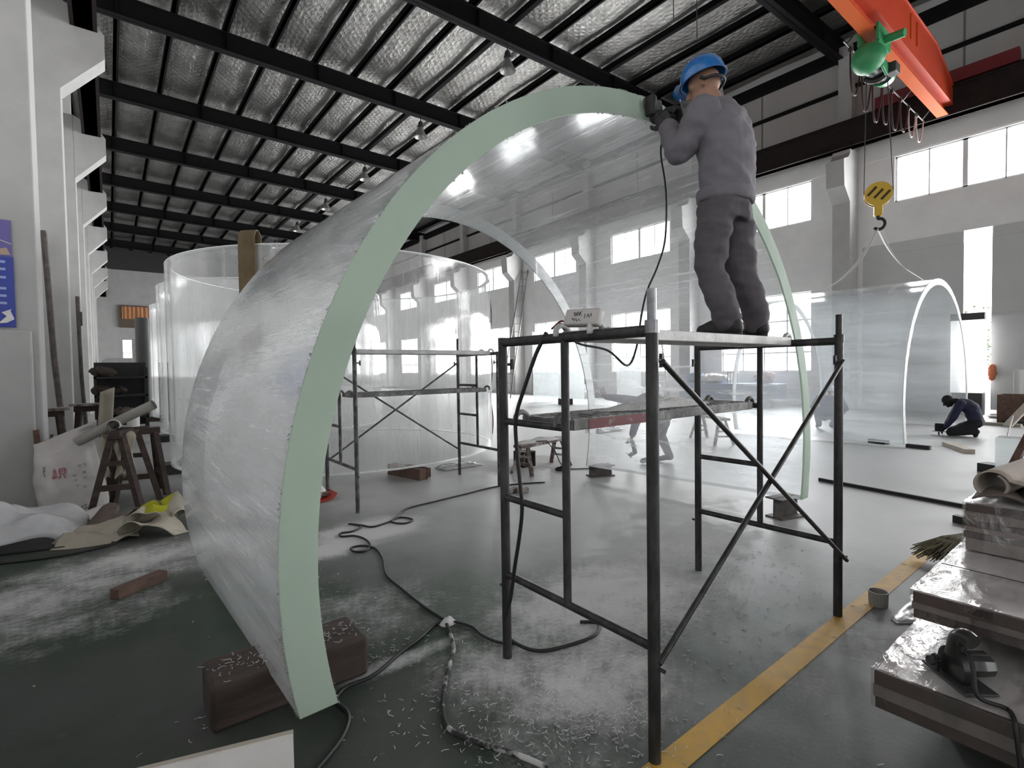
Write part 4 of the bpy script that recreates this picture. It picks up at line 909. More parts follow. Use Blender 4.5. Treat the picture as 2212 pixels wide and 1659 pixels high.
single('timber_block', M().box((1.15, 20.6, .074), (.5, .4, .148), bev=.01), MAT['wood_dark'], 'dark block far back under the farthest acrylic ring', 'timber block')
single('timber_batten', M().bar((-.02, 4.45, .035), (.28, 4.66, .035), .085, .07, bev=.006), MAT['wood_brown'], 'short reddish brown batten lying on the floor left of the arch', 'timber batten')
# upright white board at the bottom edge of the photograph
wbd = thing('white_board', 'thick white board standing on edge close to the camera beside the arch foot', 'board', (.29, 1.9, 0))
finish('face', M().bar((.0, 1.985, .15), (.462, 1.842, .15), .012, .295), MAT['white_board'], wbd); finish('brown_backing', M().bar((.002, 1.999, .15), (.467, 1.855, .15), .018, .3), MAT['wood_pale'], wbd)
# --- cables
def cable(name, pts, r, mat, label, n=6): return single(name, M().tube(spline(pts, n), r, 8), mat, label, 'cable', smooth=True)
g_ = lambda L, z=.009: [Vector((x, y, z)) for x, y in L]
cable('power_cable', g_([(4.6, 5.15), (4.02, 5.38), (3.39, 5.31), (2.96, 5.25), (2.57, 5.19), (2.36, 4.98), (2.22, 4.84), (2.30, 4.70), (2.42, 4.76), (2.36, 4.92), (2.16, 4.84), (2.0, 4.81), (1.94, 4.94), (1.86, 5.06), (1.92, 4.9), (1.80, 4.80), (1.69, 4.82), (1.66, 4.72), (1.76, 4.66), (1.80, 4.5), (1.77, 4.31), (1.68, 4.20), (1.60, 4.26), (1.62, 4.36), (1.72, 4.34), (1.77, 4.2), (1.72, 3.94), (1.60, 3.6), (1.58, 3.29), (1.57, 3.0), (1.58, 2.72)]), .009, MAT['cable'], 'black cable with loops running from the far scaffold to the dusty knot on the floor')
cable('power_cable', g_([(1.58, 2.70), (1.50, 2.70), (1.36, 2.62), (1.22, 2.56), (1.01, 2.45), (.86, 2.44), (.79, 2.37), (.80, 2.26), (.775, 2.18), (.70, 2.09), (.55, 1.98)]), .010, MAT['cable'], 'black cable from the dusty knot past the timber block and the arch foot')
cable('power_cable', g_([(1.59, 2.69), (1.64, 2.61), (1.665, 2.52), (1.655, 2.42), (1.685, 2.29), (1.75, 2.22)]), .008, MAT['cable'], 'short black cable from the dusty knot to the near scaffold leg')
cable('power_cable', g_([(1.57, 2.68), (1.47, 2.43), (1.37, 2.30), (1.27, 2.18), (1.17, 2.04), (1.11, 1.92), (1.11, 1.83), (1.17, 1.69), (1.23, 1.58), (1.28, 1.45), (1.30, 1.3)]), .011, MAT['cable_dusty'], 'dust-coated cable running from the knot towards the camera')
dusty_heap((1.585, 2.68, .0), .06, .05, .035, label='small clump of dust on the cable knot', seed=9)
cable('power_cable', [(1.63, 1.80, 1.72), (1.615, 1.86, 1.62), (1.60, 1.92, 1.48), (1.59, 1.99, 1.31), (1.60, 2.0, 1.15), (1.60, 1.98, 1.0), (1.60, 1.965, .85), (1.60, 1.99, .7), (1.60, 2.03, .54), (1.60, 2.07, .36), (1.63, 2.16, .2), (1.70, 2.22, .06), (1.76, 2.14, .012), (1.83, 2.06, .010), (2.0, 2.01, .010), (2.16, 2.0, .010), (2.27, 2.08, .010), (2.2, 2.16, .010)], .010, MAT['cable'], 'black cable hanging down the near scaffold from the power strip to the floor')
cable('power_cable', [(2.95, 2.06, 3.15), (2.90, 2.06, 2.97), (2.80, 1.96, 2.73), (2.73, 1.9, 2.55), (2.71, 1.9, 2.32), (2.63, 1.9, 2.15), (2.53, 1.9, 2.0), (2.45, 1.88, 1.85), (2.35, 1.84, 1.66), (2.22, 1.80, 1.56), (2.05, 1.79, 1.64), (1.80, 1.77, 1.675), (1.66, 1.74, 1.76)], .006, MAT['cable'], 'thin black cable hanging from the worker\'s grinder to the power strip')
ps = thing('power_strip', 'white power strip with handwritten marks tied on the top rail of the near scaffold', 'power strip', (1.63, 1.57, 1.76))
SM = Matrix.Translation((1.635, 1.565, 1.768)) @ Matrix.Rotation(.06, 4, 'X') @ Matrix.Rotation(-1.25, 4, 'Y')
m = M(); r_ = bmesh.ops.create_cube(m.b, size=1)['verts']
for v in r_: v.co = SM @ Matrix.Diagonal((.075, .20, .042, 1)) @ v.co
bmesh.ops.bevel(m.b, geom=list(m.b.edges), offset=.009, segments=3, affect='EDGES', profile=.5)
finish('case', m, pm('off_white_case', (.50, .475, .46), .5), ps, smooth=40)
rd = random.Random(5); m = M()
def stroke(pts): m.tube([SM @ Vector((x*.026, y*.085, .0215)) for x, y in pts], .0014, 5)
# hand-drawn marks: strokes like the two written characters and the squiggles under them
for s_ in ([(.8, .5), (.3, .45)], [(.7, .35), (.1, .3), (.0, .38)], [(.9, .2), (.2, .25)], [(.6, .5), (.55, .0)], [(.3, .5), (.25, .05)], [(.8, .05), (.1, .1)], [(.9, -.05), (.5, .1), (.2, -.1)],
           [(-.2, .55), (-.6, .5), (-.3, .4), (-.8, .35), (-.4, .25), (-.9, .15), (-.5, .05), (-.8, -.1)], [(.4, -.3), (-.4, -.35)], [(.3, -.45), (-.2, -.5), (.4, -.55), (-.3, -.65), (.5, -.72), (-.1, -.8)]): stroke(s_)
finish('handwriting', m, MAT['marker'], ps)
finish('lead', M().tube(spline([(1.635, 1.67, 1.755), (1.635, 1.71, 1.765), (1.636, 1.77, 1.735)], 5), .005, 8), pm('dark_red_lead', (.12, .01, .015), .5), ps, smooth=True)
# --- bench, stools, floor clutter behind the arch
def bench(name, label, c, L, H, rz, mat, dust=True):
    t = thing(name, label, 'wooden bench', c); R_ = Matrix.Translation(c) @ Matrix.Rotation(rz, 4, 'Z')
    P = lambda x, y, z: R_ @ Vector((x, y, z))
    finish('top', M().bar(P(-L/2, 0, H-.02), P(L/2, 0, H-.02), .20, .045, bev=.005), mat, t)
    for sx in (-1, 1):
        for sy in (-1, 1): finish('leg', M().bar(P(sx*(L/2-.14), sy*.06, H-.04), P(sx*(L/2-.06), sy*.19, 0), .05, .045), mat, t)
        for z in (.16, .26): finish('rung', M().bar(P(sx*(L/2-.085), -.145+.12*z, z), P(sx*(L/2-.085), .145-.12*z, z), .03, .03), mat, t)
    return t
bench('trestle_bench', 'low dust-covered wooden bench seen between the two scaffolds', (5.2, 5.88, 0), 1.15, .44, .22, MAT['wood_dusty'])
dusty_heap((5.1, 5.85, .44), .5, .1, .06, label='white dust heaped on the low bench', seed=2)
bench('trestle_bench', 'low wooden bench farther off, seen through the right side of the big arch', (9.75, 5.75, 0), 1.25, .52, .98, MAT['wood_dusty'])
single('plastic_scrap', M().sheet(lambda u, v: Vector((9.5+.5*u, 5.6+.5*u+.2*v, .535+.03*math.sin(u*9))), 12, 3, .008), MAT['white_board'], 'white acrylic strip lying on the farther low bench', 'scrap')
single('steel_channel', M().lo_hi((5.05, 6.15, 0), (5.07, 6.4, .24)).lo_hi((5.05, 6.15, 0), (5.3, 6.4, .02)).lo_hi((5.28, 6.15, 0), (5.3, 6.4, .24)).lo_hi((5.05, 6.15, .22), (5.3, 6.4, .24)), MAT['wood_dark'], 'brown steel channel box under the low dusty bench', 'steel box')
coil = [Vector((5.35+.09*math.cos(i*.6), 5.62+.08*math.sin(i*.6), .01+.012*(i//10))) for i in range(34)]
single('cable_coil', M().tube([(5.0, 5.78, .46), (5.15, 5.72, .46)]+[(5.27, 5.66, .3), (5.33, 5.62, .12)]+coil+[(5.5, 5.55, .01), (5.8, 5.35, .01), (6.2, 5.5, .01)], .008, 7), MAT['cable'], 'small coil of black cable on the floor beside the low dusty bench', 'cable', smooth=True)
for i, (x, y, a) in enumerate(((3.92, 5.0, .3), (4.02, 4.93, -.4))):
    single('brick_piece', M().box((x, y, .03), (.16, .075, .06), rz=a, bev=.006), MAT['wood_dusty'], ('pinkish dusty brick piece by the foot of the near scaffold post', 'second dusty brick piece lying beside the pinkish one')[i], 'brick')
dp = thing('dustpan', 'red plastic dustpan with dark rubbish behind the arch foot', 'dustpan', (1.93, 6.28, 0))
finish('pan', M().sheet(lambda u, v: Vector((1.72+.40*u, 6.12+.30*v, .012+.075*max(abs(u-.5)*2, v)**4)), 14, 10, .008), MAT['red_plastic'], dp, smooth=True)
finish('handle', M().bar((1.92, 6.42, .08), (1.94, 6.62, .14), .03, .02), MAT['red_plastic'], dp)
single('rubbish', M().box((1.92, 6.33, .06), (.30, .16, .05), rz=.1, bev=.01), MAT['brown_cloth'], 'brown rubbish lying in the red dustpan', 'rubbish')
single('paper_cone', M().lathe([(.09, 0), (.05, .06), (.005, .10), (.001, .10)], (1.97, 6.36, .09), 16), MAT['white_board'], 'crumpled white paper on top of the dustpan rubbish', 'paper', smooth=True)
def crumple(c, sx, sy, h, seed, th=.004, nu=26, nv=22):
    def fn(u, v):
        x, y = u-.5, v-.5; p = Vector((u*3+seed, v*3, seed)); e = max(0, 1-(2*max(abs(x), abs(y)))**3)
        z = (.5+abs(mnoise.noise(p))*1.1+.5*abs(mnoise.noise(p*2.7))+.25*mnoise.noise(p*6))*h*(.25+.75*e)
        return Vector((c[0]+x*sx+.12*sx*mnoise.noise(p+Vector((3, 1, 0))), c[1]+y*sy+.12*sy*mnoise.noise(p+Vector((7, 5, 0))), c[2]+max(z, .004)))
    return M().sheet(fn, nu, nv, th)
single('plastic_sheet', crumple((4.35, 6.93, 0), .7, .35, .05, 1), MAT['film'], 'crumpled clear plastic scrap on the floor at the front of the nearest ring', 'plastic sheet', smooth=True)
# --- the brown sling folded over the ring rim
st = M(); y0 = 6.9
def strap(u, v):
    # up the outside, over the rim, down the inside at the left front of the ring
    a = 3.92; r_o = 2.71
    seq = [(r_o+.03, 1.55), (r_o+.03, 2.6), (r_o+.03, 3.22), (r_o+.02, 3.34), (r_o-.05, 3.40), (r_o-.11, 3.33), (r_o-.11, 3.22), (r_o-.11, 2.5), (r_o-.11, 1.9)]
    P = strap.P; i = min(int(u*(len(P)-1)), len(P)-2); f = u*(len(P)-1)-i; p = P[i].lerp(P[i+1], f); aa = a+(v-.5)*.085
    return Vector((3.41+p.x*math.cos(aa), 9.32+p.x*math.sin(aa), p.z))
strap.P = spline([Vector((r_, 0, z_)) for r_, z_ in ((2.75, 1.55), (2.75, 2.4), (2.75, 3.15), (2.745, 3.33), (2.68, 3.42), (2.60, 3.35), (2.60, 3.2), (2.60, 2.5), (2.60, 1.9))], 6)
MAT['olive_webbing'] = pm('olive_brown_webbing', (.13, .095, .05), .85, col2=(.17, .125, .07), nscale=6, bump=.25, bscale=200)
single('webbing_strap', st.sheet(strap, 54, 3, .012), MAT['olive_webbing'], 'olive brown webbing strap hooked over the rim of the nearest acrylic ring', 'strap', smooth=True)
# protective wrapping along the open edge of the ring
MAT['masking'] = pm('brown_masking_edge', (.20, .15, .12), .7)
single('edge_wrapping', M().sheet(lambda u, v: Vector((3.41+(2.73+.02*math.sin(u*17))*math.cos(-.52+.05*v), 9.32+(2.73+.02*math.sin(u*17))*math.sin(-.52+.05*v), .3+2.75*u)), 40, 3, .008), MAT['masking'], 'strip of pale brown masking paper hanging on the right edge of the nearest ring', 'masking paper', smooth=True)
# ================================================================ LEFT SIDE: sign, rods, sack, sawhorses, cloths
sg = thing('wall_sign', 'blue and violet safety sign with white lines on the nearest left column', 'sign', (-1.1, 7.84, 2.65))
yS = 7.846
finish('board', M().lo_hi((-1.52, yS-.012, 2.09), (-.79, yS, 2.86)), MAT['sign_blue'], sg)
finish('upper_panel', M().lo_hi((-1.52, yS-.014, 2.86), (-.80, yS, 3.26)), MAT['sign_violet'], sg)
m = M()
for z, l in ((2.79, .10), (2.71, .13), (2.62, .07), (2.50, .13), (2.42, .12), (2.34, .12)): m.lo_hi((-.86-l, yS-.016, z), (-.855, yS-.012, z+.026)).lo_hi((-1.40, yS-.016, z), (-1.02-l*.5, yS-.012, z+.026))
finish('text_lines', m, MAT['sign_white'], sg)
finish('torn_patch', M().prism([(-.86, 2.14), (-.80, 2.18), (-.83, 2.27), (-.82, 2.29), (-.90, 2.25), (-.86, 2.21), (-.93, 2.13)], lambda x, z: (x, yS-.016, z), lambda x, z: (x, yS-.012, z)), MAT['white_board'], sg)
finish('picture', M().prism([(-1.1, 2.875), (-.81, 2.88), (-.84, 2.96), (-.93, 2.93), (-1.1, 3.0)], lambda x, z: (x, yS-.017, z), lambda x, z: (x, yS-.013, z)), pm('sign_picture', (.45, .33, .26), .6), sg)
finish('pole_line', M().lo_hi((-.945, yS-.018, 2.9), (-.935, yS-.014, 3.2)).bar((-1.1, yS-.017, 3.12), (-.80, yS-.017, 3.0), .004, .012), MAT['strap_grey'], sg)
# white plinth cover round the foot of the nearest column
struct('trim_4', M().lo_hi((-1.5, 7.78, 0), (-.665, 8.45, 2.06), bev=.02), MAT['plaster_col'])
single('steel_rod', M().tube([(-.93, 13.62, 4.4), (-.91, 13.6, 4.05)], .045, 8).tube([(-.925, 13.61, 4.35), (-.84, 13.5, 1.9), (-.70, 13.2, .0)], .05, 8), MAT['rust_steel'], 'long dark steel rod leaning against the second left column', 'rod')
single('steel_rod', M().tube([(-.66, 19.6, 3.85), (-.63, 19.5, 1.5), (-.56, 19.2, .0)], .05, 8).box((-.62, 19.55, 3.2), (.11, .1, .4)), MAT['rust_steel'], 'dark steel rod with a clamp leaning against the third left column', 'rod')
# sack
sk = thing('woven_sack', 'white woven plastic sack with red and grey print standing by the sawhorse', 'sack', (-.40, 7.52, 0))
def sackf(u, v):
    # u round, v up
    a = 2*PI*u; w_ = .30-.035*v+.02*math.sin(v*5); d = .17*(1-.62*v**3)
    x = w_*math.copysign(abs(math.cos(a))**.75, math.cos(a)); y = d*math.copysign(abs(math.sin(a))**.8, math.sin(a))
    z = v*(.86+.08*x/.3)+(.10*max(0, v-.9)*10*max(0, x/.3) if v > .9 else 0)
    n = mnoise.noise(Vector((x*5, y*5+3, z*4)))*.03+mnoise.noise(Vector((x*12, z*9, 4)))*.012
    k = min(1, (1-v)*6+.2)
    return Vector((-.38+x+.10*(1-v)*.4-.05*v+n*.6*k, 7.52+y+.10*v+n*k, max(z+.004, .004)))
m = M().grid(sackf, 60, 40); bmesh.ops.remove_doubles(m.b, verts=m.b.verts, dist=.0005)
bot = [v for v in m.b.verts if v.co.z < .0045]
bmesh.ops.holes_fill(m.b, edges=m.b.edges, sides=0)
finish('bag', m, MAT['sack'], sk, smooth=True)
fl_ = M().sheet(lambda u, v: Vector((-.35+.22*u, 7.61-.03*math.sin(u*4)-.03*v, .86+.05*u+(.10*u+.03)*v)), 12, 4, .004); finish('folded_mouth', fl_, MAT['sack'], sk, smooth=True)
def sack_pt(x, z):
    # front face of the sack
    best = None
    for i in range(30, 61):
        for j in range(0, 41):
            p = sackf(i/60, j/40)
            d = (p.x-x)**2+(p.z-z)**2
            if best is None or d < best[0]: best = (d, p)
    return Vector((x, best[1].y-.006, z))
def sack_strokes(x0, z0, sx, sz, segs, r):
    m = M()
    for s_ in segs: m.tube([sack_pt(x0+a*sx, z0+b_*sz) for a, b_ in s_], r, 5)
    return m
# brush strokes of the printed character and of the small print under it
ji = [[(.18, .95), (.05, .78), (.25, .75)], [(.25, .75), (.06, .55), (.3, .58)], [(.0, .38), (.32, .46)], [(.08, .3), (.02, .08)], [(.18, .3), (.18, .1)], [(.28, .32), (.33, .15)],
      [(.5, .92), (.92, .92)], [(.5, .92), (.5, .5)], [(.92, .92), (.92, .5)], [(.5, .72), (.92, .72)], [(.5, .5), (.92, .5)], [(.6, .38), (.48, .08)], [(.8, .38), (.95, .08)]]
finish('red_print', sack_strokes(-.515, .42, .115, .125, ji, .0055), MAT['red_print'], sk)
small = []
for k_, (a, b_) in enumerate(((0, 0), (.9, .25), (.1, -.5), (1.0, -.35), (.25, -1.0), (.95, -1.2), (.5, .9), (1.0, 1.0))): small += [[(a, b_), (a+.35, b_+.05)], [(a+.1, b_-.12), (a+.32, b_-.1)]]
small += [[(.6, -3.2), (1.3, -3.0)], [(.7, -3.5), (1.4, -3.3)], [(.9, -3.0), (.8, -3.6)], [(1.15, -2.9), (1.2, -3.5)]]
finish('small_print', sack_strokes(-.35, .45, .09, .11, small, .0028), MAT['grey_print'], sk)
finish('side_print', sack_strokes(-.605, .46, .06, .12, [[(.2, .8), (.6, .9)], [(.4, .85), (.3, .3), (.5, .0)], [(.2, .5), (.55, .55)]], .004), MAT['grey_print'], sk)
single('timber_post', M().bar((-.60, 7.70, 0), (-.655, 7.72, .95), .06, .05), MAT['wood_brown'], 'narrow brown timber leaning behind the white sack', 'timber')
# sawhorses
def sawhorse(name, label, c, L, H, rz, mat, group=None):
    t = thing(name, label, 'sawhorse', c, group); R_ = Matrix.Translation(c) @ Matrix.Rotation(rz, 4, 'Z'); P = lambda x, y, z: R_ @ Vector((x, y, z))
    finish('top_beam', M().bar(P(-L/2, 0, H-.04), P(L/2, 0, H-.04), .11, .08, bev=.006), mat, t)
    for sx in (-1, 1):
        for sy in (-1, 1): finish('leg', M().bar(P(sx*(L/2-.06), sy*.05, H-.06), P(sx*(L/2+.02), sy*.24, 0), .065, .06), mat, t)
        finish('brace', M().bar(P(sx*(L/2-.01), -.17, H*.33), P(sx*(L/2-.01), .17, H*.33), .05, .06), mat, t)
        finish('cross_piece', M().bar(P(sx*(L/2-.02), -.10, H*.62), P(sx*(L/2-.02), .10, H*.62), .045, .05), mat, t)
    return t
sawhorse('sawhorse', 'nearest dark wooden sawhorse carrying a pipe and a white cup, left of the arch', (.12, 7.42, 0), .62, .92, 1.25, MAT['wood_dark'])
sawhorse('sawhorse', 'dark wooden sawhorse directly behind the nearest one', (.25, 8.12, 0), .5, .86, .1, MAT['wood_dark'])
sawhorse('sawhorse', 'dark dusty sawhorse behind the white sack beside the column', (-.72, 9.55, 0), .42, 1.06, .1, MAT['wood_dark'])
sawhorse('sawhorse', 'dark sawhorse to the right of the dusty one behind the sack', (-.24, 9.75, 0), .36, 1.10, .05, MAT['wood_dark'])
single('dusty_board', M().box((-.72, 9.5, 1.085), (.52, .34, .035), rz=.1), MAT['wood_dusty'], 'dusty board lying on the sawhorse behind the sack', 'board')
single('dusty_board', M().box((-.24, 9.75, 1.12), (.46, .3, .03), rz=.05), MAT['wood_dusty'], 'dusty board lying on the right hand sawhorse behind the sack', 'board')
for i, (x, a) in enumerate(((-.86, .1), (-.78, -.08), (-.70, .12), (-.62, -.1), (-.54, .06))):
    single('timber_strip', M().bar((x, 9.3, 0), (x+a*.5, 9.38, .85-.05*i), .05, .03), MAT['wood_dark'] if i % 2 else MAT['wood_brown'], ('dark' if i % 2 else 'brown')+' timber strip in the bundle under the dusty sawhorse, '+('first', 'second', 'third', 'fourth', 'fifth')[i]+' from the column', 'timber', 'timber strips under the dusty sawhorse')
single('hanging_paper', M().sheet(lambda u, v: Vector((-.16+.17*u+.05*v, 9.58+.03*math.sin(u*5), .72+.58*v+.10*u*(v-.3))), 8, 8, .006), MAT['canvas'], 'pale torn paper hanging on the sawhorse behind the sack', 'paper', smooth=True)
# pipes and cup on the nearest sawhorse
m = M(); m.tube([(-.30, 7.55, .80), (.05, 7.40, 1.01), (.40, 7.25, 1.20)], .055, 14, cap=False).tube([(-.30, 7.55, .80), (.05, 7.40, 1.01), (.40, 7.25, 1.20)], .047, 14, cap=False)
single('cardboard_tube', m, MAT['pvc_grey'], 'long grey cardboard tube lying askew across the nearest sawhorse', 'tube', smooth=True)
m = M(); m.tube([(.02, 7.20, .985), (.06, 7.62, .985)], .058, 20, cap=False).tube([(.02, 7.20, .985), (.06, 7.62, .985)], .048, 20, cap=False)
single('pipe_offcut', m, MAT['pvc'], 'short white pipe offcut with a dark opening under the grey tube', 'pipe', smooth=40)
single('cup', M().lathe([(.001, .0), (.062, .0), (.066, .15), (.060, .15), (.056, .01), (.001, .01)], (.21, 7.58, .93), 28), MAT['pvc'], 'white plastic cup on the nearest sawhorse', 'cup', smooth=40)
single('small_board', M().box((.18, 7.6, .915), (.34, .12, .022), rz=-.05), MAT['wood_dark'], 'small dark board under the white cup', 'board')
for i, (x, y) in enumerate(((-.05, 7.3), (.06, 7.22), (.17, 7.26))):
    def gl_(u, v, x=x, y=y, i=i): return Vector((x+(.035+.02*math.sin(v*6+i))*math.cos(2*PI*u), y+.02*math.sin(2*PI*u)+.02*math.sin(v*9+i*2), .88-.46*v-.03*math.sin(u*12+i)))
    single('hanging_rag', M().grid(gl_, 16, 14), MAT['canvas'], ('cream rag hanging at the column side of the nearest sawhorse', 'middle cream rag hanging under the nearest sawhorse', 'cream rag hanging at the arch side of the nearest sawhorse')[i], 'rag', smooth=True)
# canvas slings, cloth and film on the floor
def ribbon(pts, wd, hts, seed=0, n=12, th=.008, roll=0):
    P = spline(pts, n)
    def fn(u, v):
        i = min(int(u*(len(P)-1)), len(P)-2); f = u*(len(P)-1)-i; p = P[i].lerp(P[i+1], f); d = P[i+1]-P[i]; d.z = 0; d = d.normalized() if d.length else Vector((1, 0, 0)); s = Vector((-d.y, d.x, 0))
        q = p+s*(v-.5)*wd; tilt = roll*(v-.5)*math.sin(u*5+seed)
        q.z += tilt+hts*abs(mnoise.noise(Vector((q.x*5+seed, q.y*5, seed))))+.012*math.sin(v*PI); q.z = max(q.z, .006); return q
    return M().sheet(fn, 40, 6, th)
for i, (pts, wd, h_, rl, mt, lb) in enumerate((
    ([(-.42, 6.30, .02), (-.2, 6.18, .06), (.05, 6.08, .10), (.16, 6.10, .05), (.02, 6.02, .03), (-.25, 6.05, .02), (-.42, 6.14, .02)], .16, .05, .16, 'canvas', 'cream canvas sling folded back on itself beside the plastic film'),
    ([(.02, 5.98, .03), (.18, 5.95, .08), (.36, 5.94, .10), (.52, 6.00, .05)], .26, .08, .22, 'canvas', 'cream canvas flap lying nearest the arch foot'),
    ([(.12, 6.18, .06), (.17, 6.1, .22), (.24, 6.08, .16), (.30, 6.16, .04)], .22, .03, .1, 'canvas', 'cream canvas piece standing up in a fold in the middle of the cloths'),
    ([(.40, 6.05, .06), (.50, 6.14, .18), (.60, 6.22, .20), (.62, 6.34, .10)], .2, .04, .25, 'canvas', 'cream canvas piece with a raised corner against the arch'),
    ([(.2, 6.30, .04), (.42, 6.36, .08), (.62, 6.5, .06)], .16, .05, .12, 'canvas', 'dusty canvas strip behind the raised corner piece'),
    ([(-.28, 6.55, .05), (-.12, 6.42, .12), (.02, 6.35, .14), (.14, 6.4, .06)], .3, .12, .25, 'brown_cloth', 'crumpled brown cloth at the foot of the nearest sawhorse'),
    ([(-.46, 7.1, .02), (-.25, 6.95, .1), (-.05, 6.85, .06)], .3, .06, .15, 'sack', 'flattened pale bag lying on the floor in front of the woven sack'),
    ([(.20, 6.62, .06), (.30, 6.46, .12), (.42, 6.52, .13), (.48, 6.7, .14), (.47, 6.84, .17)], .13, .03, .14, 'yellow_strap', 'bright yellow green strap curling over the cloths'),
    ([(.12, 6.75, .04), (.28, 6.82, .10), (.36, 6.72, .06)], .12, .03, .12, 'yellow_strap', 'second yellow green strap behind the curled one'))):
    single('cloth_sling', ribbon(pts, wd, h_, i*3.7, roll=rl), MAT[mt], lb, 'cloth', smooth=True)
def film_heap():
    def fn(u, v):
        x, y = (u-.5)*2, (v-.5)*2; q = max(0, 1-(abs(x)**2.6+abs(y)**2.6)*.8)
        p = Vector((x*1.1+2, y*1.3, 4)); z = .40*q**.55*(.75+.5*mnoise.noise(p))+.05*abs(mnoise.noise(Vector((x*2.2+y*3, y*1.2-x, 7))))*q**.3
        return Vector((-.66+x*.46, 6.46+y*.33+.08*x, max(z, .006)))
    return M().sheet(fn, 46, 36, .005)
single('plastic_film', film_heap(), MAT['film'], 'heap of crumpled whitish plastic film at the foot of the nearest left column', 'plastic film', smooth=True)
cable('power_cable', g_([(-1.2, 6.32), (-.8, 6.2), (-.43, 6.1), (-.15, 6.0), (.0, 5.93), (-.08, 5.86), (-.3, 5.80), (-.55, 5.84), (-.8, 5.92), (-1.2, 6.02)]), .010, MAT['cable'], 'black cable doubled back on the floor in front of the cream cloths')
# dark rack of scrap and machine under the back window
rk = thing('steel_rack', 'dark steel rack loaded with scrap far down the left side', 'rack', (.25, 18, 0))
for x in (-.3, .82):
    for y in (17.6, 18.4): finish('post', M().lo_hi((x-.03, y-.03, 0), (x+.03, y+.03, 1.75)), MAT['black_steel'], rk)
for z in (.35, .95, 1.45): finish('shelf', M().lo_hi((-.33, 17.57, z), (.85, 18.43, z+.05)), MAT['black_steel'], rk)
rs = random.Random(11)
finish('back_sheet', M().lo_hi((-.33, 18.44, .1), (.85, 18.46, 1.9)), MAT['black_steel'], rk)
for i in range(9):
    x = -.2+.8*rs.random(); z = (.40, 1.0, 1.5)[i % 3]; r_ = .1+.08*rs.random()
    single('scrap_bundle', organic(M().ball((x, 17.8+.2*rs.random(), z+r_*.8), (r_*1.5, r_, r_*.8), 12), .03, 1, .03, 6), MAT['wood_dark'] if i % 3 else MAT['brown_cloth'], 'dark bundle of scrap on the %s shelf of the far steel rack' % ('lower', 'middle', 'upper')[i % 3], 'scrap', 'scrap bundles on the far rack '+('low', 'middle', 'high')[i % 3], smooth=True)
mc = thing('covered_machine', 'long grey machine under a cover below the small back window', 'machine', (1.0, 42, 0))
finish('cover', M().prism([(-.4, 1.5), (-.4, 2.15), (-.3, 2.5), (.0, 2.62), (1.9, 2.62), (2.2, 2.5), (2.3, 1.5)], lambda x, z: (x, 41, z), lambda x, z: (x, 43, z)), pm('grey_cover', (.20, .20, .20), .6, col2=(.26, .26, .26), nscale=2), mc)
finish('table', M().lo_hi((-.4, 41, 1.3), (2.3, 43, 1.5)), MAT['black_steel'], mc)
for x in (-.3, 2.2): finish('leg', M().lo_hi((x-.1, 41.1, 0), (x+.1, 42.9, 1.3)), MAT['black_steel'], mc)
def roll_(c, r, h, lab, mt): single('standing_roll', M().lathe([(.001, 0), (r, 0), (r, h), (r*.8, h), (.001, h)], c, 20), mt, lab, 'roll', smooth=40)
roll_((1.0, 23.0, 0), .22, 3.6, 'dark standing roll at the far side of the farthest ring', pm('dark_roll', (.07, .07, .072), .6)); roll_((1.02, 26, 0), .26, 3.0, 'grey standing roll behind the dark one', MAT['pvc_grey'])
# ================================================================ RIGHT SIDE: slabs, saw, clutter, background
def slab(name, label, x0, x1, y0, y1, z0, z1, layers):
    t = thing(name, label, 'slab stack', ((x0+x1)/2, (y0+y1)/2, z0))
    n = len(layers); tot = sum(l[1] for l in layers); z = z1
    for k, (mt, h_) in enumerate(layers):
        dz = (z1-z0)*h_/tot; off = .006*((k*7) % 3-1)
        finish('layer', M().lo_hi((x0+off, y0, z-dz+.001), (x1+off, y1-abs(off), z), bev=.003), MAT[mt], t); z -= dz
    finish('top_paper', M().lo_hi((x0+.012, y0, z1), (x1-.012, y1-.012, z1+.0015)), MAT['slab_paper'], t)
    def wf(u, v):
        x = x0-.004+(x1-x0+.008)*u; y = y1+.004+(y0-y1)*v; return Vector((x, y, z1+.006+.003*mnoise.noise(Vector((x*7, y*7, 1)))))
    m = M().grid(wf, 60, 30); m.grid(lambda u, v: Vector((x0-.006-.002*mnoise.noise(Vector((u*8, v*3, 2))), y1+.004+(y0-y1)*u, z1+.006-(z1-z0)*v)), 30, 6)
    m.grid(lambda u, v: Vector((x0-.004+(x1-x0)*u, y1+.006, z1+.006-(z1-z0)*v)), 30, 6)
    finish('stretch_film', m, MAT['wrap'], t, smooth=True)
    return t
for i, x in enumerate((2.75, 3.9, 5.0)):
    single('wooden_bearer', M().lo_hi((x, -.9, 0), (x+.1, .55, .205)), MAT['wood_dark'], ('dark bearer under the saw end of the slab stack', 'dark bearer under the middle of the slab stack', 'dark bearer under the wall end of the slab stack')[i], 'bearer')
slab('acrylic_slab_stack', 'lowest film-wrapped slab stack, the one the circular saw stands on', 2.31, 5.3, -1.0, .68, .207, .36, (('slab_brown', 1.1), ('slab_mid', 1.0), ('slab_brown', .9)))
for i, x in enumerate((2.95, 4.3)): single('wooden_bearer', M().lo_hi((x, -.9, .3665), (x+.1, .5, .488)), MAT['wood_dark'], ('short bearer between the lowest and middle slab stack, saw end', 'short bearer between the lowest and middle slab stack, wall end')[i], 'bearer')
slab('acrylic_slab_stack', 'middle film-wrapped slab stack with a thin dark line across its paper top', 2.60, 5.4, -1.0, .63, .49, .605, (('slab_brown', 1.1), ('slab_mid', .7), ('slab_brown', .9)))
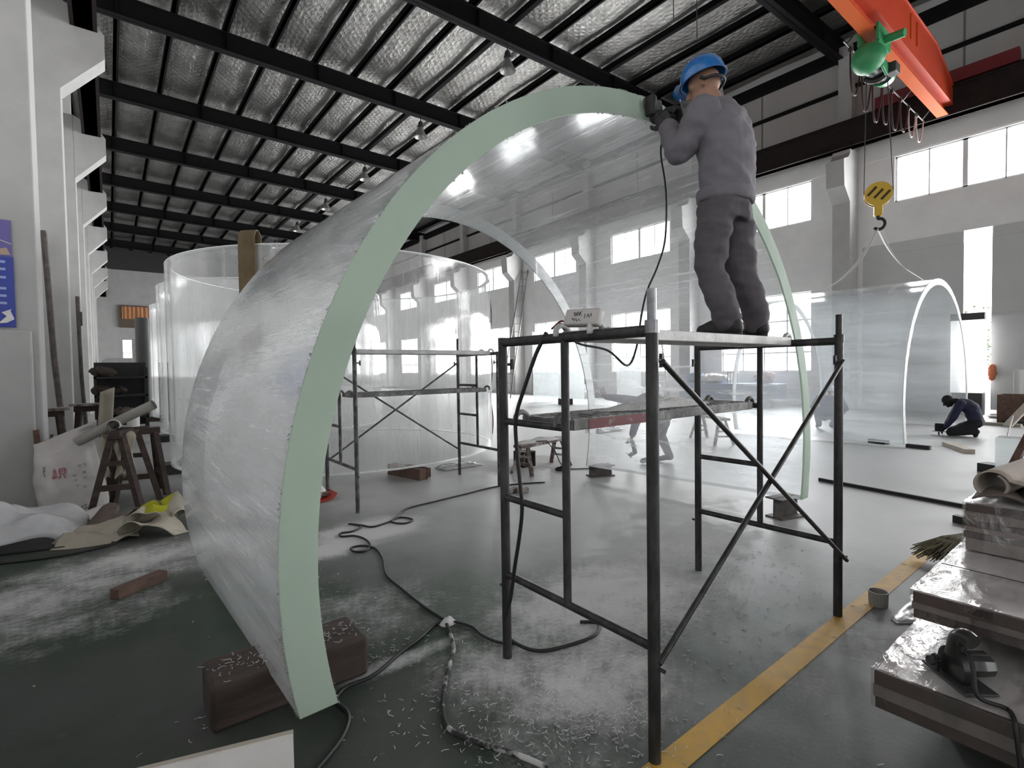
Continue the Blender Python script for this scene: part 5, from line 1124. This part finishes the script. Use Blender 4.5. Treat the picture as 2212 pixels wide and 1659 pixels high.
slab('acrylic_slab_stack', 'topmost film-wrapped slab stack under the rolled cloth', 3.34, 5.6, -1.0, .60, .612, .85, (('slab_brown', 1.0), ('slab_mid', 1.1), ('slab_brown', .8), ('slab_mid', .6), ('slab_brown', .8), ('slab_mid', 1.6)))
single('pencil_line_strip', M().bar((2.98, -.2, .6165), (3.02, .62, .6165), .006, .002), MAT['marker'], 'thin dark string lying across the middle slab stack', 'string')
# circular saw
sw = thing('circular_saw', 'black portable circular saw standing on the lowest slab stack', 'circular saw', (2.47, .47, .366))
BLK = pm('saw_black_plastic', (.014, .015, .014), .28, col2=(.022, .024, .022), nscale=12, coat=.4); z0 = .368
SW = Matrix.Translation((2.455, .455, z0)) @ Matrix.Rotation(-.75, 4, 'Z')
S = lambda x, y, z: SW @ Vector((x, y, z))
def sbox(m, c, d, bev, ry=0, rx=0):
    r = bmesh.ops.create_cube(m.b, size=1)['verts']; mm = SW @ Matrix.Translation(c) @ Matrix.Rotation(ry, 4, 'Y') @ Matrix.Rotation(rx, 4, 'X') @ Matrix.Diagonal((*d, 1))
    for v in r: v.co = mm @ v.co
    if bev: bmesh.ops.bevel(m.b, geom=list({e for v in r for e in v.link_edges}), offset=bev, segments=3, affect='EDGES', profile=.5)
    return m
finish('base_plate', sbox(M(), (.005, .0, .006), (.115, .215, .008), .002), pm('saw_plate', (.09, .09, .09), .4, metal=.6), sw)
m = M(); m.tube([S(-.026, -.005, .055), S(.000, -.005, .055)], [.066, .070], 30); m.tube([S(.0, -.005, .055), S(.012, -.005, .055)], [.07, .05], 30); finish('blade_guard', m, BLK, sw, smooth=40)
m = M(); m.tube(spline([S(-.01, .0, .09), S(-.006, -.004, .125), S(-.004, -.012, .158), S(.0, -.035, .178), S(.005, -.065, .172)], 5), [.030]*21, 14); finish('handle', m, BLK, sw, smooth=40)
finish('switch', sbox(M(), (.024, -.03, .16), (.022, .042, .03), .008), BLK, sw)
m = M(); m.tube([S(.01, -.005, .058), S(.03, -.005, .058), S(.075, -.005, .058), S(.108, -.005, .058), S(.114, -.005, .058)], [.034, .042, .041, .037, .020], 8); finish('motor_housing', m, BLK, sw, smooth=35)
finish('vent_block', sbox(M(), (.07, .0, .098), (.062, .03, .012), .004), BLK, sw)
finish('depth_bracket', sbox(M(), (-.045, .045, .035), (.018, .03, .06), .006), BLK, sw)
m = M(); m.tube([S(-.075, .03, .05), S(-.04, .03, .05)], .007, 8); m.tube([S(-.08, .03, .05), S(-.066, .03, .05)], .018, 6); finish('fence_knob', m, BLK, sw)
finish('dust_spout', M().tube([S(.0, .05, .03), S(-.02, .09, .035)], .014, 10), BLK, sw)
cable('power_cable', [S(-.02, -.08, .14), S(-.035, -.12, .10), S(-.045, -.155, .03), (2.36, .31, .373), (2.315, .285, .372), (2.288, .275, .34), (2.275, .262, .24), (2.262, .25, .15), (2.25, .235, .06), (2.235, .21, .012), (2.19, .1, .012), (2.12, -.1, .012)], .0075, MAT['cable'], 'black lead of the circular saw drooping from the slab stack to the floor')
# rolled cloth and planks on the slabs
def rolled(u, v):
    a = u*2*PI*1.6; r = .055+.012*u*2
    if u < .7: return Vector((3.47+.9*v, .52-.10*v+r*math.cos(a+2.0), .93+r*math.sin(a+2.0)))
    k = (u-.7)/.3; r = .055+.012*1.4; a0 = .7*2*PI*1.6+2.0
    return Vector((3.47+.9*v+.03*k, .52-.10*v+r*math.cos(a0)-.34*k, .93+r*math.sin(a0)*(1-k)+.05*k*math.sin(v*8)-.045*k))
MAT['beige_cloth'] = pm('beige_cloth', (.36, .31, .265), .9, col2=(.42, .36, .31), nscale=5, bump=.2, bscale=90)
single('rolled_cloth', M().sheet(rolled, 60, 14, .008), MAT['beige_cloth'], 'rolled beige cloth lying on the topmost slab stack', 'cloth', smooth=True)
single('cloth_fold', M().sheet(lambda u, v: Vector((3.40+.5*u, .58-.35*v, .862+.035*abs(math.sin(v*5+u*2))*(1-.3*u))), 16, 16, .006), MAT['brown_cloth'], 'dark cloth edge showing under the rolled beige cloth', 'cloth', smooth=True)
single('timber_plank', M().bar((3.97, .54, .868), (4.9, .46, 1.31), .035, .03), MAT['wood_brown'], 'dark timber slat sticking up from behind the rolled beige cloth', 'timber')
# broom behind the middle slabs
bm_ = thing('broom', 'straw broom head lying by the slabs over the yellow line', 'broom', (5.25, 1.02, 0))
def straw():
    m = M(); rnd = random.Random(8)
    for i in range(150):
        t_ = rnd.uniform(-.5, .5); e = Vector((4.92+.03*rnd.random(), 1.03+.34*t_+rnd.uniform(-.01, .01), .02+.10*rnd.random())); s_ = Vector((5.42, .92+.06*t_, .14+.03*rnd.random()))
        m.tube([s_, s_.lerp(e, .5)+Vector((0, 0, .03)), e], .0045, 4)
    return m
finish('bristles', straw(), pm('straw', (.22, .20, .13), .8, col2=(.30, .28, .19), nscale=20), bm_)
finish('binding', M().tube([(5.12, .88, .12), (5.12, 1.08, .12)], .045, 8), pm('broom_binding', (.25, .24, .15), .8), bm_)
finish('stick', M().tube([(5.40, .92, .15), (6.3, .55, .25)], .014, 8), MAT['wood_brown'], bm_)
# cup standing on the yellow line, loose film
m = M().lathe([(.052, 0), (.055, .09), (.049, .09), (.047, .0), (.052, 0)], (3.83, 1.10, .003), 28)
single('plastic_ring', m, MAT['pvc_grey'], 'short grey plastic pipe ring standing on the yellow line', 'pipe ring', smooth=40)
single('plastic_sheet', crumple((3.95, .88, 0), .55, .22, .03, 6), MAT['film'], 'flat clear plastic scrap on the floor beside the plastic ring', 'plastic sheet', smooth=True)
# bars and blocks on the open floor to the right
single('steel_bar', M().bar((7.4, 2.8, .02), (7.05, .95, .02), .04, .04), MAT['black_steel'], 'long black steel bar lying on the open floor', 'bar')
for (x, y, L, a, w_, mt, lb) in ((11.72, 3.38, .34, 1.20, .12, 'black_steel', 'black block under the near edge of the far arch'), (11.48, 2.70, .36, 1.45, .08, 'black_steel', 'black bar on the floor just off the corner of the far arch'),
        (11.85, 2.22, .95, .51, .15, 'wood_pale', 'pale board with dark end lying in front of the kneeling man'), (9.65, 1.30, .55, 1.2, .22, 'black_steel', 'short black block on the floor beyond the rolled cloth'), (6.35, .98, .5, 1.3, .07, 'black_steel', 'small black bar end by the topmost slabs'),
        (16.9, 2.45, .9, 1.42, .12, 'wood_pale', 'thin pale batten on the floor by the leaning plank')):
    d = Vector((math.cos(a), math.sin(a), 0)); c = Vector((x, y, .04))
    h_ = .07 if w_ < .2 else .12
    single('floor_bar', M().bar(c-d*L/2+Vector((0, 0, h_/2-.04)), c+d*L/2+Vector((0, 0, h_/2-.04)), w_, h_), MAT[mt], lb, 'bar')
single('thin_rod', M().tube([(14.2, 1.9, .02), (15.6, 2.0, .35)], .015, 6), MAT['wire'], 'thin dark rod slanting up from the floor on the right', 'rod')
single('timber_block', M().box((16.1, 2.85, .04), (.35, .3, .075)), MAT['black_steel'], 'flat black pad under the farther foot of the second arch', 'timber block')
# white clad post with dark cap and base standing in the door gap
po = thing('clad_post', 'white clad post with dark cap and dark base standing in the doorway', 'post', (20.0, 3.52, 0))
finish('base', M().lo_hi((19.75, 3.18, 0), (20.2, 3.86, .65)), pm('dark_base', (.05, .05, .052), .6), po)
finish('cladding', M().lo_hi((19.73, 3.15, .65), (20.22, 3.89, 2.78), bev=.01), frosted('white_cladding', (.90, .90, .89), .2), po)
finish('cap_band', M().lo_hi((19.72, 3.14, 2.78), (20.23, 3.90, 2.98)), pm('dark_cap', (.03, .025, .025), .4), po)
single('orange_cloth', organic(M().ball((20.27, 3.05, 1.25), (.05, .10, .24), 12), .02, 1, .02, 7), pm('orange_cloth', (.42, .13, .06), .8), 'orange cloth hanging beside the clad post', 'cloth', smooth=True)
# boards, crate, plank and clear blocks at the right edge
for i, (z, a) in enumerate(((.0, .1), (.045, -.05), (.09, .2))):
    single('white_offcut', M().box((19.55+.1*i, 2.62-.1*i, z+.10), (.9, .75, .03), rz=a, ry=-.12), MAT['white_board'], ('lowest white board offcut in the pile by the sliding door', 'middle white board offcut in the pile by the sliding door', 'topmost tilted white board offcut by the sliding door')[i], 'board')
cr = thing('wooden_crate', 'brown wooden crate with white scraps inside at the right edge', 'crate', (17.9, 2.25, 0))
for a, b_ in (((17.6, 1.95, 0), (17.63, 2.55, .72)), ((18.2, 1.95, 0), (18.23, 2.55, .72)), ((17.6, 2.52, 0), (18.23, 2.55, .72)), ((17.6, 1.95, 0), (18.23, 1.98, .72)), ((17.6, 1.95, 0), (18.23, 2.55, .03))): finish('side', M().lo_hi(a, b_), MAT['wood_brown'], cr)
single('scrap_filling', crumple((17.91, 2.25, .55), .55, .5, .12, 8), MAT['white_board'], 'white scraps inside the wooden crate', 'scrap', smooth=True)
single('timber_plank', M().bar((16.6, 2.22, .03), (17.75, 1.80, .80), .18, .05), MAT['wood_pale'], 'pale plank leaning on the wooden crate', 'timber')
single('white_tube', M().tube([(19.2, 2.35, .0), (19.2, 2.35, 1.33)], .11, 18), MAT['pvc'], 'white tube standing upright behind the crate', 'tube', smooth=40)
MAT['block_clear'] = acrylic('clear_block', haze=.35, hi=.6, hcol=(.6, .62, .63))
single('acrylic_block', M().lo_hi((8.75, .55, 0), (9.0, 1.28, .60), bev=.01), MAT['block_clear'], 'upright clear acrylic block at the right edge behind the rolled cloth', 'acrylic block')
single('timber_pallet', M().lo_hi((17.2, 2.0, .0), (17.5, 2.4, .12)), MAT['black_steel'], 'low black pallet in front of the wooden crate', 'pallet')
# ---------------- background along the right wall
MAT['blue_tarp'] = pm('blue_tarp', (.10, .16, .27), .7, col2=(.14, .20, .32), nscale=2)
tb = thing('work_bench', 'long blue covered work bench below the windows behind the arch', 'work bench', (19.3, 10.6, 0))
finish('cover', M().lo_hi((18.8, 8.6, .25), (19.8, 12.4, .86), bev=.03), MAT['blue_tarp'], tb); finish('rail', M().lo_hi((18.76, 8.6, .55), (18.8, 12.4, .58)), MAT['galv'], tb)
for y in (8.8, 12.2): finish('leg', M().lo_hi((18.9, y-.05, 0), (19.0, y+.05, .3)), MAT['black_steel'], tb)
single('cloth_bundle', organic(M().ball((19.3, 11.2, 1.045), (.35, .6, .17), 14), .03, 2, .04, 5), MAT['white_board'], 'white cloth bundle lying on the blue work bench', 'cloth', smooth=True)
single('cloth_bundle', organic(M().ball((19.3, 12.05, 1.075), (.35, .4, .2), 14), .03, 2, .04, 5), MAT['blue_tarp'], 'blue cloth bundle at the far end of the work bench', 'cloth', smooth=True)
single('cloth_bundle', organic(M().ball((19.3, 9.2, 1.095), (.3, .35, .22), 14), .03, 2, .04, 5), pm('rose_cloth', (.40, .24, .25), .8), 'rose coloured cloth bundle at the near end of the work bench', 'cloth', smooth=True)
st_ = thing('small_stool', 'small stool standing on top of the blue work bench', 'stool', (19.3, 10.4, .86))
finish('seat', M().lo_hi((19.15, 10.25, 1.27), (19.45, 10.6, 1.31)), MAT['wood_pale'], st_)
for x in (19.18, 19.42):
    for y in (10.28, 10.57): finish('leg', M().lo_hi((x-.02, y-.02, .862), (x+.02, y+.02, 1.27)), MAT['wood_pale'], st_)
def ladder(label, base, top, wd, n, side):
    t = thing('ladder', label, 'ladder', base); b0, t0 = Vector(base), Vector(top); s = Vector(side).normalized()
    for k in (-1, 1): finish('rail', M().bar(b0+s*wd*k/2, t0+s*wd*.38*k, .05, .05), MAT['galv'], t)
    for i in range(n): p = b0.lerp(t0, (i+.7)/n); w_ = wd*(1-.24*(i+.7)/n)/2; finish('rung', M().bar(p-s*w_, p+s*w_, .05, .03), MAT['galv'], t)
    return t
ladder('pale step ladder standing under the windows, seen through the big arch', (18.3, 13.0, 0), (18.6, 13.5, 2.6), .6, 8, (.65, -.75, 0))
ladder('grey ladder leaning at the wall beyond the clear panel', (19.6, 22.6, 0), (20.1, 23.0, 2.7), .55, 8, (.65, -.75, 0))
ladder('long dark ladder leaning steeply against the far window wall', (16.5, 21.5, .0), (20.2, 24.2, 7.6), .5, 16, (.6, -.8, 0))
MAT['panel_clear'] = acrylic('standing_panel', haze=.35, hi=.6, hcol=(.82, .85, .87), nscale=1)
MAT['panel_milky'] = acrylic('standing_block', haze=.6, hi=.85, hcol=(.80, .82, .83), nscale=1)
single('acrylic_sheet', M().bar((15.35, 17.9, 1.62), (17.3, 16.6, 1.62), .10, 3.24), MAT['panel_clear'], 'tall clear acrylic panel standing beyond the near scaffold', 'acrylic sheet')
single('acrylic_sheet', M().bar((15.1, 15.9, 1.45), (15.95, 15.3, 1.45), .4, 2.4), MAT['panel_milky'], 'milky upright acrylic block on a dark base beyond the near scaffold', 'acrylic sheet')
single('timber_block', M().box((15.3, 15.75, .125), (.55, .5, .25), rz=-.6), MAT['wood_dark'], 'dark block under the milky upright acrylic block', 'timber block')
single('acrylic_sheet', M().bar((16.2, 13.6, 1.0), (16.9, 13.1, 1.0), .5, 2.0), MAT['panel_milky'], 'lower milky acrylic block to the right of the tall one', 'acrylic sheet')
for i, (x, y, s_) in enumerate(((19.3, 15.3, .5), (19.3, 14.2, .5), (18.95, 18.2, .42))):
    single('plastic_bag', organic(M().ball((x, y, s_*.8), (s_*.9, s_*.9, s_*.85), 14), .05, 2, .06, 4), MAT['film'], ('middle pale plastic bag of three on the floor along the window wall', 'nearest pale plastic bag of three on the floor along the window wall', 'farthest and smallest pale plastic bag on the floor along the window wall')[i], 'plastic bag', smooth=True)
single('plastic_sheet', crumple((9.5, 8.4, 0), .9, .5, .14, 12), MAT['film'], 'crumpled white film on the floor seen past the inner scaffold post', 'plastic sheet', smooth=True)
# bushes outside the open door
MAT['leaf'] = pm('pale_leaves', (.10, .14, .07), .8, col2=(.22, .27, .15), nscale=6)
def bush(c, r, n, seed):
    rnd = random.Random(seed); m = M()
    for _ in range(n):
        d = Vector((rnd.gauss(0, 1), rnd.gauss(0, 1), rnd.gauss(0, .8))).normalized()*r*rnd.uniform(.55, 1); p = Vector(c)+d; a = rnd.uniform(0, 6.28); s_ = .10; u = Vector((math.cos(a), math.sin(a), rnd.uniform(-.5, .5)))*s_; v = Vector((-math.sin(a), math.cos(a), rnd.uniform(-.8, .8)))*s_*.5
        q = [m.b.verts.new(p+k) for k in (-u, v, u, -v)]; m.b.faces.new(q)
    return m
for i, (y, r) in enumerate(((3.4, 1.5), (4.9, 1.3))):
    b_ = thing('bush', ('pale leafy bush outside the open sliding door', 'second leafy bush farther outside the door')[i], 'bush', (26.5+i*3.2, y+.9, 0))
    finish('foliage', bush((26.5+i*3.2, y+.9, 2.3), r, 700, i), MAT['leaf'], b_); finish('stem', M().tube([(26.5+i*3.2, y+.9, 0), (26.5+i*3.2, y+.9, 2)], .06, 8), MAT['wood_brown'], b_)
